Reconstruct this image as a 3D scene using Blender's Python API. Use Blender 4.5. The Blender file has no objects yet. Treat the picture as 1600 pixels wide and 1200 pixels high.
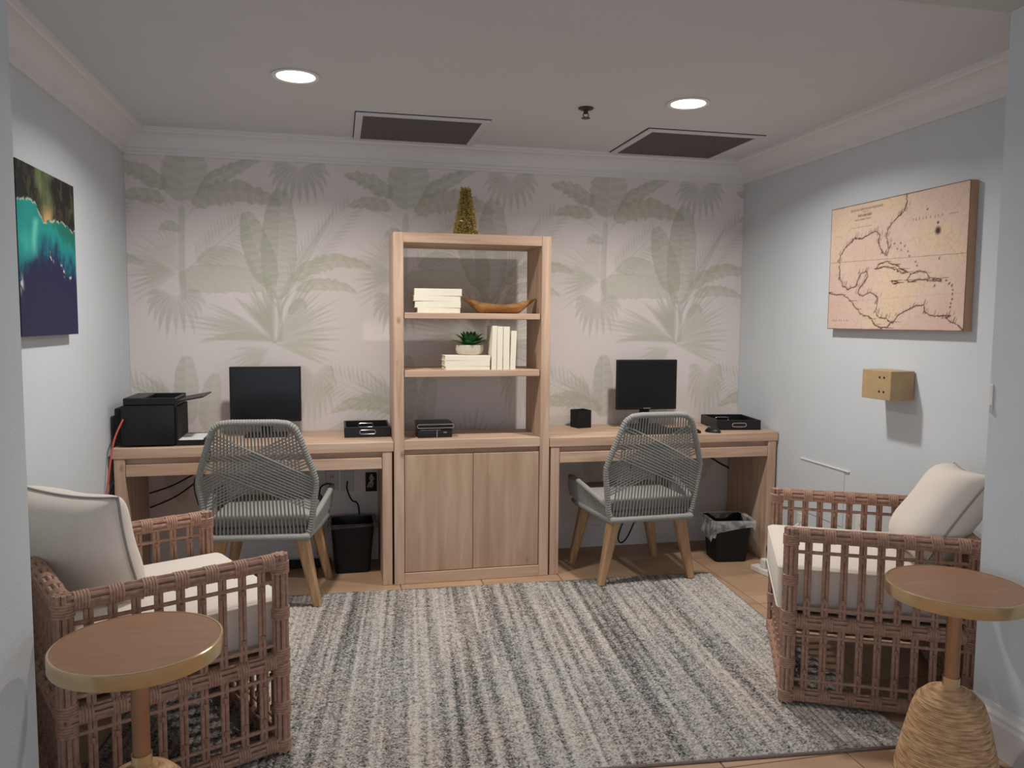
import bpy, bmesh, math, random
import numpy as np
from mathutils import Vector, Matrix
random.seed(7)
rng = np.random.default_rng(7)
scn = bpy.context.scene
COL = scn.collection

# ------------------------------------------------------------------ camera, world, light, exposure
cam_d = bpy.data.cameras.new('camera')
cam_d.sensor_width = 36.0
cam_d.lens = 27.645
cam = bpy.data.objects.new('camera', cam_d)
COL.objects.link(cam)
fw = Vector((0.216517, 0.972994, -0.080019))
rt = Vector((0.976229, -0.216609, 0.007630))
up = Vector((0.009909, 0.079769, 0.996764))
cam.matrix_world = Matrix(((rt.x, up.x, -fw.x, 1.088), (rt.y, up.y, -fw.y, -4.5634),
                           (rt.z, up.z, -fw.z, 1.3887), (0, 0, 0, 1)))
cam_d.clip_start = 0.05
scn.camera = cam

wd = bpy.data.worlds.new('hall_daylight')
scn.world = wd
wd.use_nodes = True
wbg = wd.node_tree.nodes['Background']
wbg.inputs[0].default_value = (0.80, 0.89, 1.0, 1)
wbg.inputs[1].default_value = 0.98
LAMP_WATTS = 14.5
LAMP_COLOR = (1.0, 0.95, 0.89)
vs = scn.view_settings
vs.view_transform = 'Standard'
vs.look = 'None'
vs.exposure = 0.36
vs.gamma = 1.0
vs.use_curve_mapping = False

# ------------------------------------------------------------------ helpers
def lin(c):
    return tuple(((x / 255) / 12.92 if x / 255 <= 0.04045 else ((x / 255 + 0.055) / 1.055) ** 2.4) for x in c)

def rgba(c):
    return (*lin(c), 1.0)

class MB:
    """collects geometry for one mesh object"""
    def __init__(s):
        s.v = []; s.f = []
    def add(s, v, f):
        o = len(s.v); s.v += [tuple(p) for p in v]; s.f += [tuple(i + o for i in q) for q in f]
        return s
    def box(s, a, b, bev=0.0, seg=1):
        bm = bmesh.new()
        c = [(a[i] + b[i]) / 2 for i in range(3)]; d = [abs(b[i] - a[i]) for i in range(3)]
        bmesh.ops.create_cube(bm, size=1.0, matrix=Matrix.Translation(c) @ Matrix.Diagonal((*d, 1)))
        if bev > 0:
            bmesh.ops.bevel(bm, geom=bm.edges[:], offset=min(bev, min(d) * 0.49), segments=seg, profile=0.5, affect='EDGES')
        bm.verts.index_update()
        s.add([v.co.copy() for v in bm.verts], [[v.index for v in f.verts] for f in bm.faces])
        bm.free(); return s
    def tube(s, pts, r, n=8, closed=False, cap=True, flat=1.0):
        pts = [Vector(p) for p in pts]; m = len(pts)
        rs = r if isinstance(r, (list, tuple)) else [r] * m
        tang = []
        for i in range(m):
            if closed: t = pts[(i + 1) % m] - pts[i - 1]
            else: t = pts[min(i + 1, m - 1)] - pts[max(i - 1, 0)]
            tang.append(t.normalized())
        ref = Vector((0, 0, 1)) if abs(tang[0].z) < 0.9 else Vector((1, 0, 0))
        nrm = tang[0].cross(ref).normalized()
        V = []
        for i in range(m):
            t = tang[i]
            nrm = (nrm - t * nrm.dot(t)).normalized()
            b = t.cross(nrm)
            for k in range(n):
                a = 2 * math.pi * k / n
                V.append(pts[i] + nrm * (math.cos(a) * rs[i]) + b * (math.sin(a) * rs[i] * flat))
        F = []
        for i in range(m if closed else m - 1):
            j = (i + 1) % m
            for k in range(n):
                l = (k + 1) % n
                F.append((i * n + k, i * n + l, j * n + l, j * n + k))
        if cap and not closed:
            F.append(tuple(range(n - 1, -1, -1))); F.append(tuple((m - 1) * n + k for k in range(n)))
        return s.add(V, F)
    def lathe(s, prof, n=32, c=(0, 0, 0), axis='z'):
        V = []; F = []; m = len(prof)
        for (r, z) in prof:
            for k in range(n):
                a = 2 * math.pi * k / n
                p = (r * math.cos(a), r * math.sin(a), z)
                if axis == 'x': p = (p[2], p[0], p[1])
                V.append((p[0] + c[0], p[1] + c[1], p[2] + c[2]))
        for i in range(m - 1):
            for k in range(n):
                l = (k + 1) % n
                F.append((i * n + k, i * n + l, (i + 1) * n + l, (i + 1) * n + k))
        if prof[0][0] > 1e-5: F.append(tuple(range(n - 1, -1, -1)))
        if prof[-1][0] > 1e-5: F.append(tuple((m - 1) * n + k for k in range(n)))
        return s.add(V, F)
    def grid(s, V, nu, nv, closed_u=False):
        F = []
        for i in range(nu if closed_u else nu - 1):
            for j in range(nv - 1):
                k = (i + 1) % nu
                F.append((i * nv + j, k * nv + j, k * nv + j + 1, i * nv + j + 1))
        return s.add(V, F)
    def mesh(s, name, smooth=False):
        me = bpy.data.meshes.new(name); me.from_pydata(s.v, [], s.f)
        bm = bmesh.new(); bm.from_mesh(me)
        bmesh.ops.recalc_face_normals(bm, faces=bm.faces[:]); bm.to_mesh(me); bm.free()
        if smooth:
            me.polygons.foreach_set('use_smooth', [True] * len(me.polygons))
            me.set_sharp_from_angle(angle=math.radians(42))
        me.update(); return me
    def build(s, name, m, parent=None, smooth=False, loc=None, kind=None):
        return link(name, s.mesh(name, smooth), m, parent, loc, kind)

def link(name, me, m, parent=None, loc=None, kind=None):
    o = bpy.data.objects.new(name, me)
    if m is not None and not me.materials: me.materials.append(m)
    COL.objects.link(o)
    if parent is not None: o.parent = parent
    if loc is not None: o.location = loc
    if kind: o['kind'] = kind
    return o

def thing(name, label, cat, loc=(0, 0, 0), rz=0.0, group=None):
    o = bpy.data.objects.new(name, None); o.empty_display_size = 0.1
    COL.objects.link(o); o.location = loc; o.rotation_euler = (0, 0, rz)
    return tag(o, label, cat, group)

def tag(o, label, cat, group=None):
    o['label'] = label; o['category'] = cat
    if group: o['group'] = group
    return o

def struct(o):
    o['kind'] = 'structure'; return o

# ------------------------------------------------------------------ materials
def newmat(name):
    m = bpy.data.materials.new(name); m.use_nodes = True
    nt = m.node_tree; return m, nt, nt.nodes['Principled BSDF']

def nd(nt, t, **kw):
    n = nt.nodes.new(t)
    for k, v in kw.items(): setattr(n, k, v)
    return n

def plain(name, col, rough=0.6, metal=0.0, var=0.06, scale=30.0, bump=0.0, bscale=None, spec=0.4, coord='Object', sheen=0.0):
    m, nt, b = newmat(name)
    tc = nd(nt, 'ShaderNodeTexCoord')
    nz = nd(nt, 'ShaderNodeTexNoise'); nz.inputs['Scale'].default_value = scale; nz.inputs['Detail'].default_value = 4
    nt.links.new(tc.outputs[coord], nz.inputs['Vector'])
    rp = nd(nt, 'ShaderNodeValToRGB')
    c = lin(col)
    rp.color_ramp.elements[0].position = 0.3; rp.color_ramp.elements[1].position = 0.7
    rp.color_ramp.elements[0].color = (*[x * (1 - var) for x in c], 1)
    rp.color_ramp.elements[1].color = (*[min(1, x * (1 + var)) for x in c], 1)
    nt.links.new(nz.outputs['Fac'], rp.inputs['Fac']); nt.links.new(rp.outputs['Color'], b.inputs['Base Color'])
    b.inputs['Roughness'].default_value = rough; b.inputs['Metallic'].default_value = metal
    b.inputs['Specular IOR Level'].default_value = spec
    if sheen: b.inputs['Sheen Weight'].default_value = sheen
    if bump:
        n2 = nd(nt, 'ShaderNodeTexNoise'); n2.inputs['Scale'].default_value = bscale or scale * 4; n2.inputs['Detail'].default_value = 3
        nt.links.new(tc.outputs[coord], n2.inputs['Vector'])
        bp = nd(nt, 'ShaderNodeBump'); bp.inputs['Strength'].default_value = bump; bp.inputs['Distance'].default_value = 0.004
        nt.links.new(n2.outputs['Fac'], bp.inputs['Height']); nt.links.new(bp.outputs['Normal'], b.inputs['Normal'])
    return m

def wood(name, dark, mid, light, axis='x', stretch=14.0, scale=2.2, rough=0.55, knots=True):
    """board grain running along the given local axis; each board gets its own offset"""
    m, nt, b = newmat(name)
    tc = nd(nt, 'ShaderNodeTexCoord'); oi = nd(nt, 'ShaderNodeObjectInfo')
    ad = nd(nt, 'ShaderNodeVectorMath', operation='ADD')
    mu = nd(nt, 'ShaderNodeVectorMath', operation='SCALE'); mu.inputs[3].default_value = 9.0
    cx = nd(nt, 'ShaderNodeCombineXYZ')
    for i in range(3): nt.links.new(oi.outputs['Random'], cx.inputs[i])
    nt.links.new(cx.outputs[0], mu.inputs[0]); nt.links.new(tc.outputs['Object'], ad.inputs[0]); nt.links.new(mu.outputs[0], ad.inputs[1])
    mp = nd(nt, 'ShaderNodeMapping')
    sc = [scale * stretch] * 3; sc['xyz'.index(axis)] = scale
    mp.inputs['Scale'].default_value = sc
    nt.links.new(ad.outputs[0], mp.inputs['Vector'])
    nz = nd(nt, 'ShaderNodeTexNoise'); nz.inputs['Scale'].default_value = 1.0; nz.inputs['Detail'].default_value = 5
    nz.inputs['Distortion'].default_value = 0.6
    nt.links.new(mp.outputs[0], nz.inputs['Vector'])
    rp = nd(nt, 'ShaderNodeValToRGB'); e = rp.color_ramp.elements
    e[0].position = 0.28; e[0].color = rgba(dark); e[1].position = 0.72; e[1].color = rgba(light)
    x = e.new(0.5); x.color = rgba(mid)
    nt.links.new(nz.outputs['Fac'], rp.inputs['Fac'])
    out = rp.outputs['Color']
    if knots:
        mk = nd(nt, 'ShaderNodeMapping'); ks = [7.0] * 3; ks['xyz'.index(axis)] = 4.0
        mk.inputs['Scale'].default_value = ks; nt.links.new(ad.outputs[0], mk.inputs['Vector'])
        vo = nd(nt, 'ShaderNodeTexVoronoi'); vo.inputs['Scale'].default_value = 1.0
        nt.links.new(mk.outputs[0], vo.inputs['Vector'])
        kr = nd(nt, 'ShaderNodeMapRange'); kr.inputs[1].default_value = 0.035; kr.inputs[2].default_value = 0.10
        kr.inputs[3].default_value = 0.55; kr.inputs[4].default_value = 0.0
        nt.links.new(vo.outputs['Distance'], kr.inputs[0])
        mx = nd(nt, 'ShaderNodeMix', data_type='RGBA'); nt.links.new(kr.outputs[0], mx.inputs[0])
        nt.links.new(out, mx.inputs[6]); mx.inputs[7].default_value = rgba([c * 0.55 for c in dark])
        out = mx.outputs[2]
    nt.links.new(out, b.inputs['Base Color'])
    bp = nd(nt, 'ShaderNodeBump'); bp.inputs['Strength'].default_value = 0.12; bp.inputs['Distance'].default_value = 0.002
    nt.links.new(nz.outputs['Fac'], bp.inputs['Height']); nt.links.new(bp.outputs['Normal'], b.inputs['Normal'])
    b.inputs['Roughness'].default_value = rough; b.inputs['Specular IOR Level'].default_value = 0.3
    return m

def attr_mat(name, rough=0.7, bump=0.0, bscale=300):
    m, nt, b = newmat(name)
    at = nd(nt, 'ShaderNodeAttribute'); at.attribute_name = 'print'
    nt.links.new(at.outputs['Color'], b.inputs['Base Color'])
    b.inputs['Roughness'].default_value = rough; b.inputs['Specular IOR Level'].default_value = 0.25
    if bump:
        tc = nd(nt, 'ShaderNodeTexCoord'); n2 = nd(nt, 'ShaderNodeTexNoise'); n2.inputs['Scale'].default_value = bscale
        nt.links.new(tc.outputs['Object'], n2.inputs['Vector'])
        bp = nd(nt, 'ShaderNodeBump'); bp.inputs['Strength'].default_value = bump; bp.inputs['Distance'].default_value = 0.002
        nt.links.new(n2.outputs['Fac'], bp.inputs['Height']); nt.links.new(bp.outputs['Normal'], b.inputs['Normal'])
    return m

def film(name, col, alpha, rough=0.25):
    m, nt, b = newmat(name)
    tc = nd(nt, 'ShaderNodeTexCoord'); nz = nd(nt, 'ShaderNodeTexNoise'); nz.inputs['Scale'].default_value = 22
    nt.links.new(tc.outputs['Object'], nz.inputs['Vector'])
    mr = nd(nt, 'ShaderNodeMapRange'); mr.inputs[1].default_value = 0.35; mr.inputs[2].default_value = 0.65
    mr.inputs[3].default_value = alpha * 0.5; mr.inputs[4].default_value = min(1, alpha * 1.5)
    nt.links.new(nz.outputs['Fac'], mr.inputs[0]); nt.links.new(mr.outputs[0], b.inputs['Alpha'])
    b.inputs['Base Color'].default_value = rgba(col); b.inputs['Roughness'].default_value = rough
    return m

M = {}
WD, WM, WL = (180, 148, 125), (197, 167, 144), (212, 186, 164)
M['wood_x'] = wood('washed_oak_x', WD, WM, WL, 'x')
M['wood_y'] = wood('washed_oak_y', WD, WM, WL, 'y')
M['wood_z'] = wood('washed_oak_z', WD, WM, WL, 'z')
M['wood_door'] = wood('washed_oak_door', (168, 140, 116), (184, 156, 132), (198, 172, 149), 'z', stretch=9, scale=1.8)
M['leg_wood'] = wood('honey_leg_wood', (162, 127, 93), (180, 145, 109), (196, 161, 125), 'z', stretch=10, scale=5, knots=False)
M['bowl_wood'] = wood('bowl_teak', (124, 84, 46), (166, 118, 70), (190, 146, 94), 'x', stretch=5, scale=9, knots=False, rough=0.4)
M['table_wood'] = wood('table_top_veneer', (150, 111, 87), (156, 117, 92), (162, 123, 98), 'x', stretch=8, scale=6, knots=False, rough=0.42)
M['wall_paint'] = plain('pale_blue_wall_paint', (206, 212, 217), 0.85, var=0.015, scale=6, bump=0.25, bscale=140, spec=0.2)
M['ceiling'] = plain('ceiling_plaster', (212, 213, 217), 0.9, var=0.012, scale=5, bump=0.15, bscale=120, spec=0.15)
M['ceiling_hall'] = plain('hall_ceiling_plaster', (196, 197, 194), 0.9, var=0.012, scale=5, bump=0.15, bscale=120, spec=0.15)
M['trim'] = plain('white_trim_paint', (224, 223, 224), 0.55, var=0.01, scale=8)
M['cane'] = plain('brown_rattan', (166, 130, 112), 0.6, var=0.25, scale=60, bump=0.3, bscale=220)
M['cane_wrap'] = plain('rattan_wrap', (168, 132, 113), 0.6, var=0.25, scale=90, bump=0.3, bscale=260)
M['linen'] = plain('cream_linen', (224, 214, 204), 0.9, var=0.03, scale=120, bump=0.25, bscale=500, spec=0.15, sheen=0.2)
M['linen_pipe'] = plain('grey_piping', (150, 146, 142), 0.9, var=0.03, scale=120)
M['rope'] = plain('grey_rope', (153, 153, 149), 0.85, var=0.1, scale=150, bump=0.4, bscale=420, spec=0.2)
M['rope_pad'] = plain('grey_seat_fabric', (158, 156, 150), 0.9, var=0.05, scale=150, bump=0.25, bscale=500, spec=0.15)
M['black'] = plain('black_plastic', (22, 22, 25), 0.42, var=0.1, scale=20)
M['black_matte'] = plain('black_matte', (17, 17, 19), 0.65, var=0.1, scale=20)
M['screen'] = plain('dark_screen', (15, 16, 20), 0.25, var=0.05, scale=5)
M['chrome'] = plain('brushed_chrome', (200, 200, 202), 0.28, metal=1.0, var=0.04, scale=40)
M['brass'] = plain('brushed_brass', (216, 190, 148), 0.24, metal=0.85, var=0.06, scale=(18), bump=0.05, bscale=80)
M['brass_tube'] = plain('bronzed_tube', (168, 126, 94), 0.38, metal=0.75, var=0.08, scale=18)
M['book'] = plain('cream_book_cover', (246, 238, 218), 0.7, var=0.02, scale=40)
M['pages'] = plain('book_pages', (222, 212, 192), 0.9, var=0.08, scale=150)
M['pot'] = plain('stone_pot', (206, 196, 182), 0.85, var=0.05, scale=60, bump=0.3, bscale=200)
M['leaf'] = plain('succulent_green', (62, 116, 66), 0.5, var=0.25, scale=25)
M['tinsel'] = plain('gold_tinsel', (214, 192, 112), 0.3, metal=0.45, var=0.35, scale=120)
M['tinsel_core'] = plain('dark_gold_core', (92, 78, 36), 0.5, metal=0.4, var=0.3, scale=90)
M['cord'] = plain('black_cord', (20, 19, 19), 0.55, var=0.05)
M['red_cord'] = plain('red_cable', (206, 92, 82), 0.5, var=0.05)
M['white_plastic'] = plain('white_plastic', (228, 226, 222), 0.45, var=0.01)
M['outlet'] = plain('outlet_plastic', (196, 190, 184), 0.5, var=0.01)
M['paper'] = plain('white_paper', (236, 236, 236), 0.8, var=0.01)
M['gold_box'] = plain('tan_box', (176, 150, 112), 0.6, var=0.1, scale=14)
M['vent'] = plain('dark_filter_mesh', (122, 113, 110), 0.9, var=0.12, scale=140, bump=0.5, bscale=400)
M['dark_metal'] = plain('dark_bronze_metal', (74, 74, 68), 0.5, metal=0.6, var=0.08)
M['gap'] = plain('dark_gap', (30, 26, 24), 0.9, var=0.05)
M['canvas_edge_tan'] = plain('tan_canvas_edge', (186, 150, 124), 0.8, var=0.06, scale=20)
M['canvas_edge_dark'] = plain('dark_canvas_edge', (40, 44, 54), 0.8, var=0.06, scale=20)
M['grout'] = plain('grout', (142, 120, 102), 0.95, var=0.06, scale=60)
M['tile'] = wood('tan_floor_tile', (166, 134, 108), (181, 149, 121), (194, 163, 136), 'x', stretch=3, scale=2.2, rough=0.45, knots=False)
M['film_clear'] = film('clear_bin_liner', (222, 222, 222), 0.42)
M['film_dark'] = film('grey_bin_liner', (120, 120, 122), 0.5)
M['wallpaper'] = attr_mat('palm_wallpaper_print', 0.75, bump=0.08, bscale=250)
M['print'] = attr_mat('canvas_print', 0.75, bump=0.15, bscale=500)
m, nt, b = newmat('lamp_lens'); M['lens'] = m
b.inputs['Base Color'].default_value = (1, 1, 1, 1); b.inputs['Emission Color'].default_value = (1, 0.96, 0.9, 1); b.inputs['Emission Strength'].default_value = 12.0

# twisted jute for the table bases
m, nt, b = newmat('wound_jute'); M['jute'] = m
tc = nd(nt, 'ShaderNodeTexCoord'); mp = nd(nt, 'ShaderNodeMapping'); mp.inputs['Scale'].default_value = (14, 14, 110)
nt.links.new(tc.outputs['Object'], mp.inputs['Vector'])
nz = nd(nt, 'ShaderNodeTexNoise'); nz.inputs['Scale'].default_value = 1.6; nz.inputs['Detail'].default_value = 4
nt.links.new(mp.outputs[0], nz.inputs['Vector'])
rp = nd(nt, 'ShaderNodeValToRGB'); e = rp.color_ramp.elements
e[0].position = 0.3; e[0].color = rgba((142, 104, 70)); e[1].position = 0.7; e[1].color = rgba((214, 176, 134))
nt.links.new(nz.outputs['Fac'], rp.inputs['Fac']); nt.links.new(rp.outputs['Color'], b.inputs['Base Color'])
b.inputs['Roughness'].default_value = 0.9
bp = nd(nt, 'ShaderNodeBump'); bp.inputs['Strength'].default_value = 0.5; bp.inputs['Distance'].default_value = 0.004
nt.links.new(nz.outputs['Fac'], bp.inputs['Height']); nt.links.new(bp.outputs['Normal'], b.inputs['Normal'])

# heathered striped rug: u across the braided rows, v along them
m, nt, b = newmat('striped_wool_rug'); M['rug'] = m
uv = nd(nt, 'ShaderNodeUVMap')
sx = nd(nt, 'ShaderNodeSeparateXYZ'); nt.links.new(uv.outputs[0], sx.inputs[0])
def cmb(su, sv, w=0.0):
    a = nd(nt, 'ShaderNodeMath', operation='MULTIPLY'); a.inputs[1].default_value = su; nt.links.new(sx.outputs[0], a.inputs[0])
    c = nd(nt, 'ShaderNodeMath', operation='MULTIPLY'); c.inputs[1].default_value = sv; nt.links.new(sx.outputs[1], c.inputs[0])
    k = nd(nt, 'ShaderNodeCombineXYZ'); nt.links.new(a.outputs[0], k.inputs[0]); nt.links.new(c.outputs[0], k.inputs[1]); k.inputs[2].default_value = w
    return k.outputs[0]
def nois(vec, sc, det, ro=0.5):
    n = nd(nt, 'ShaderNodeTexNoise'); n.inputs['Scale'].default_value = sc; n.inputs['Detail'].default_value = det
    n.inputs['Roughness'].default_value = ro; nt.links.new(vec, n.inputs['Vector']); return n.outputs['Fac']
def ramp(f, stops):
    r = nd(nt, 'ShaderNodeValToRGB'); e = r.color_ramp.elements
    e[0].position, e[0].color = stops[0][0], rgba(stops[0][1]); e[1].position, e[1].color = stops[-1][0], rgba(stops[-1][1])
    for p, c in stops[1:-1]:
        x = e.new(p); x.color = rgba(c)
    nt.links.new(f, r.inputs[0]); return r.outputs[0]
wide = nois(cmb(9.0, 0.5), 1.0, 3.0)
rows = nois(cmb(95.0, 1.2, 3.3), 1.0, 1.0)
speck = nois(cmb(300.0, 230.0, 7.1), 1.0, 2.0, 0.75)
warm = nois(cmb(5.0, 2.5, 11.0), 1.0, 2.0)
def mixn(f, a, b_):
    x = nd(nt, 'ShaderNodeMix', data_type='FLOAT'); x.inputs[0].default_value = f
    nt.links.new(a, x.inputs[2]); nt.links.new(b_, x.inputs[3]); return x.outputs[0]
speck2 = nois(cmb(112.0, 120.0, 5.7), 1.0, 1.0)
tone = mixn(0.64, mixn(0.62, wide, rows), mixn(0.28, speck, speck2))
c1 = ramp(tone, [(0.40, (58, 61, 61)), (0.455, (116, 118, 116)), (0.505, (164, 162, 158)), (0.58, (200, 194, 188))])
c2 = ramp(tone, [(0.40, (66, 65, 63)), (0.455, (126, 122, 117)), (0.505, (172, 164, 159)), (0.58, (206, 197, 190))])
mx = nd(nt, 'ShaderNodeMix', data_type='RGBA'); wr = nd(nt, 'ShaderNodeMapRange'); wr.inputs[1].default_value = 0.4; wr.inputs[2].default_value = 0.6
nt.links.new(warm, wr.inputs[0]); nt.links.new(wr.outputs[0], mx.inputs[0]); nt.links.new(c1, mx.inputs[6]); nt.links.new(c2, mx.inputs[7])
nt.links.new(mx.outputs[2], b.inputs['Base Color']); b.inputs['Roughness'].default_value = 0.95; b.inputs['Specular IOR Level'].default_value = 0.1
bp = nd(nt, 'ShaderNodeBump'); bp.inputs['Strength'].default_value = 0.6; bp.inputs['Distance'].default_value = 0.004
nt.links.new(speck, bp.inputs['Height']); nt.links.new(bp.outputs['Normal'], b.inputs['Normal'])
M['rug_edge'] = plain('rug_binding', (132, 116, 108), 0.95, var=0.15, scale=200)

# ------------------------------------------------------------------ the room
W, HB, HC = 3.5805, 2.2485, 2.3725
PY, PL, PR = -2.40, 0.327, 3.166          # front of the alcove, faces of the two piers
CR = 0.13

fl = struct(MB().box((-3.5, -8.0, -0.12), (7.0, 0.1, -0.008)).build('floor', M['grout']))
TS = 0.43
tile_me = MB().box((0.002, 0.002, -0.0085), (TS - 0.002, TS - 0.002, 0.0), 0.0015).mesh('tile')
for ix in range(-2, 8):
    for iy in range(-9, 7):
        x = 0.97 + (ix - 2) * TS; y = -2.41 + iy * TS
        if x < -0.5 or x > W or y + TS > 0.4 or y < -5.6: continue
        t = link('tile', tile_me, M['tile'], fl, (x, y, 0))
plain_me = None
struct(MB().box((-0.1, PY, HC), (W + 0.1, 0.1, HC + 0.1)).build('ceiling', M['ceiling']))
struct(MB().box((-3.5, -8.0, HC - 0.004), (7.0, PY, HC + 0.1)).build('ceiling_hall', M['ceiling_hall']))
wb = struct(MB().box((-0.1, 0.0, -0.05), (W + 0.1, 0.12, HC + 0.05)).build('wall_back', M['wall_paint']))
struct(MB().box((-0.12, PY - 0.01, -0.05), (0.0, 0.0, HC + 0.05)).build('wall_left', M['wall_paint']))
struct(MB().box((W, PY - 0.01, -0.05), (W + 0.12, 0.0, HC + 0.05)).build('wall_right', M['wall_paint']))
struct(MB().box((-3.5, PY - 0.55, -0.05), (PL, PY, HC + 0.02), 0.006).build('wall_pier_left', M['wall_paint']))
struct(MB().box((PR, PY - 0.55, -0.05), (7.0, PY, HC + 0.02), 0.006).build('wall_pier_right', M['wall_paint']))

# crown moulding and baseboards as mitred profiles (distance from wall, height)
crown = [(0, HB), (0.016, HB), (0.016, HB + 0.012), (0.024, HB + 0.016), (0.024, HB + 0.030), (0.034, HB + 0.034)]
for k in range(9):
    a = math.pi / 2 * k / 8
    crown.append((0.034 + 0.078 * (1 - math.cos(a)), HB + 0.034 + 0.066 * math.sin(a)))
crown += [(0.118, HB + 0.106), (CR, HB + 0.108), (CR, HC), (0, HC)]
base = [(0, 0), (0.016, 0), (0.016, 0.105), (0.012, 0.118), (0.012, 0.128), (0.006, 0.142), (0.004, 0.16), (0, 0.16)]
def sweep(name, prof, fa, fb):
    mb = MB(); n = len(prof)
    V = [fa(d, z) for d, z in prof] + [fb(d, z) for d, z in prof]
    F = [(i, (i + 1) % n, n + (i + 1) % n, n + i) for i in range(n)] + [tuple(range(n)), tuple(range(2 * n - 1, n - 1, -1))]
    mb.add(V, F); return struct(mb.build(name, M['trim']))
sweep('trim_1', crown, lambda d, z: (d, -d, z), lambda d, z: (W - d, -d, z))
sweep('trim_2', crown, lambda d, z: (d, -d, z), lambda d, z: (d, PY, z))
sweep('trim_3', crown, lambda d, z: (W - d, -d, z), lambda d, z: (W - d, PY, z))
sweep('baseboard_back', base, lambda d, z: (d, -d, z), lambda d, z: (W - d, -d, z))
sweep('baseboard_left', base, lambda d, z: (d, -d, z), lambda d, z: (d, PY, z))
sweep('baseboard_right', base, lambda d, z: (W - d, -d, z), lambda d, z: (W - d, PY, z))
sweep('baseboard_pier_right', base, lambda d, z: (PR - d, PY + d, z), lambda d, z: (PR - d, PY - 0.55, z))
sweep('baseboard_pier_left', base, lambda d, z: (PL + d, PY + d, z), lambda d, z: (PL + d, PY - 0.55, z))

# ------------------------------------------------------------------ wallpaper print (one repeat drawn as leaves, then tiled)
PER = 1.195
RES = 0.0025
TW, TH = int(round(PER / RES)), int(round(2.26 / RES))
bgc = np.array((226., 218., 215.))
tile = np.tile(bgc, (TH, TW, 1))
def tu(u, v):                       # pattern sheet units to metres on the wall
    slope = 0.05 * (1 - v / 800.0)
    return (0.278 + (u - 270) / 763.6, 2.25 - (v - 28 - slope * u) / 747.0)
def bez(pts, n):
    P = np.array([tu(*p) for p in pts]); t = np.linspace(0, 1, n)[:, None]
    if len(P) == 2: return P[0] * (1 - t) + P[1] * t
    return P[0] * (1 - t) ** 2 + 2 * P[1] * t * (1 - t) + P[2] * t ** 2
def paint(curve, wid, col, alpha, veins=0.0, vfreq=60.0, ragged=0.0, rib=True, fade=0.0, vang=0.7):
    """fill a leaf of half-width wid(t) about a curve; wraps round the repeat"""
    n = len(curve); pad = wid.max() + 0.02
    x0, x1 = curve[:, 0].min() - pad, curve[:, 0].max() + pad
    z0, z1 = max(0, curve[:, 1].min() - pad), min(2.259, curve[:, 1].max() + pad)
    ix = np.arange(int(math.floor(x0 / RES)), int(math.ceil(x1 / RES)) + 1); iz = np.arange(int(z0 / RES), int(z1 / RES) + 1)
    iz = iz[(iz >= 0) & (iz < TH)]
    if not len(iz) or not len(ix): return
    X, Z = np.meshgrid((ix + .5) * RES, (iz + .5) * RES)
    best = np.full(X.shape, 9.0); bt = np.zeros(X.shape, int)
    for k in range(n):
        d = (X - curve[k, 0]) ** 2 + (Z - curve[k, 1]) ** 2
        mk = d < best; best[mk] = d[mk]; bt[mk] = k
    best = np.sqrt(best); t = bt / (n - 1)
    tg = np.gradient(curve, axis=0); side = np.sign(tg[bt, 0] * (Z - curve[bt, 1]) - tg[bt, 1] * (X - curve[bt, 0]))
    w = wid[bt]
    L = np.sqrt((np.diff(curve, axis=0) ** 2).sum(1)).sum()
    if ragged: w = w * (1 - ragged * (0.5 + 0.5 * np.sin((t * L * 95 + side * 1.7) + 2.5 * np.sin(t * L * 31))))
    a = np.clip((w - best) / 0.004 + 0.5, 0, 1)
    sh = np.zeros(X.shape)
    if veins:
        ph = (t * L - best * vang) * vfreq * 2 * math.pi
        sh += veins * (np.sin(ph + 0.6 * np.sin(ph * .37)) * .5) + veins * .5 * np.sin(ph * .29 + side)
        sh += 0.35 * veins * side
    edge = np.exp(-((w - best) / 0.005) ** 2) * 0.35 * (veins > 0)
    if rib and veins: sh -= np.exp(-(best / 0.004) ** 2) * 0.9 * veins
    al = np.clip(0.62 * alpha * (1 + sh + edge), 0, 1) * a
    if fade: al = al * np.clip(0.12 + t / fade, 0, 1)
    c = np.array(col, float)
    jx = np.mod(ix, TW)
    sub = tile[np.ix_(iz, jx)]
    tile[np.ix_(iz, jx)] = sub * (1 - al[..., None]) + c * al[..., None]
SAGE, OLIVE, GREY, PALE = (172, 174, 156), (178, 178, 152), (170, 170, 160), (196, 194, 180)
def blade(pts, w, col=SAGE, alpha=0.75, veins=0.35, ragged=0.22, sharp=0.75, vf=55, blunt=0.65, vang=0.7):
    c = bez(pts, 70); t = np.linspace(0, 1, 70)
    wid = w / 763.6 * np.sin(math.pi * np.clip(t, 0, 1) ** sharp) ** blunt
    paint(c, wid + 0.0015, col, alpha, veins, vf, ragged, vang=vang)
def stroke(pts, w, col=GREY, alpha=0.7, tip=True):
    c = bez(pts, 36); t = np.linspace(0, 1, 36)
    wid = w / 763.6 * (np.sin(math.pi * (0.12 + 0.88 * t) ** 0.8) if tip else np.ones(36)) + 0.0008
    paint(c, wid, col, alpha, fade=0.55 if tip else 0.0)
def fan(cx, cy, r, a0, a1, n, w=6, col=SAGE, alpha=0.55, droop=0.0, jit=0.18):
    for i in range(n):
        a = math.radians(a0 + (a1 - a0) * i / max(1, n - 1)); rr = r * (1 - jit + 2 * jit * random.random())
        ex, ey = cx + rr * math.cos(a), cy - rr * math.sin(a) + droop * rr
        stroke([(cx, cy), (cx + rr * .55 * math.cos(a), cy - rr * .62 * math.sin(a) - 0.05 * rr), (ex, ey)], w, col, alpha * (.75 + .5 * random.random()))
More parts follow.
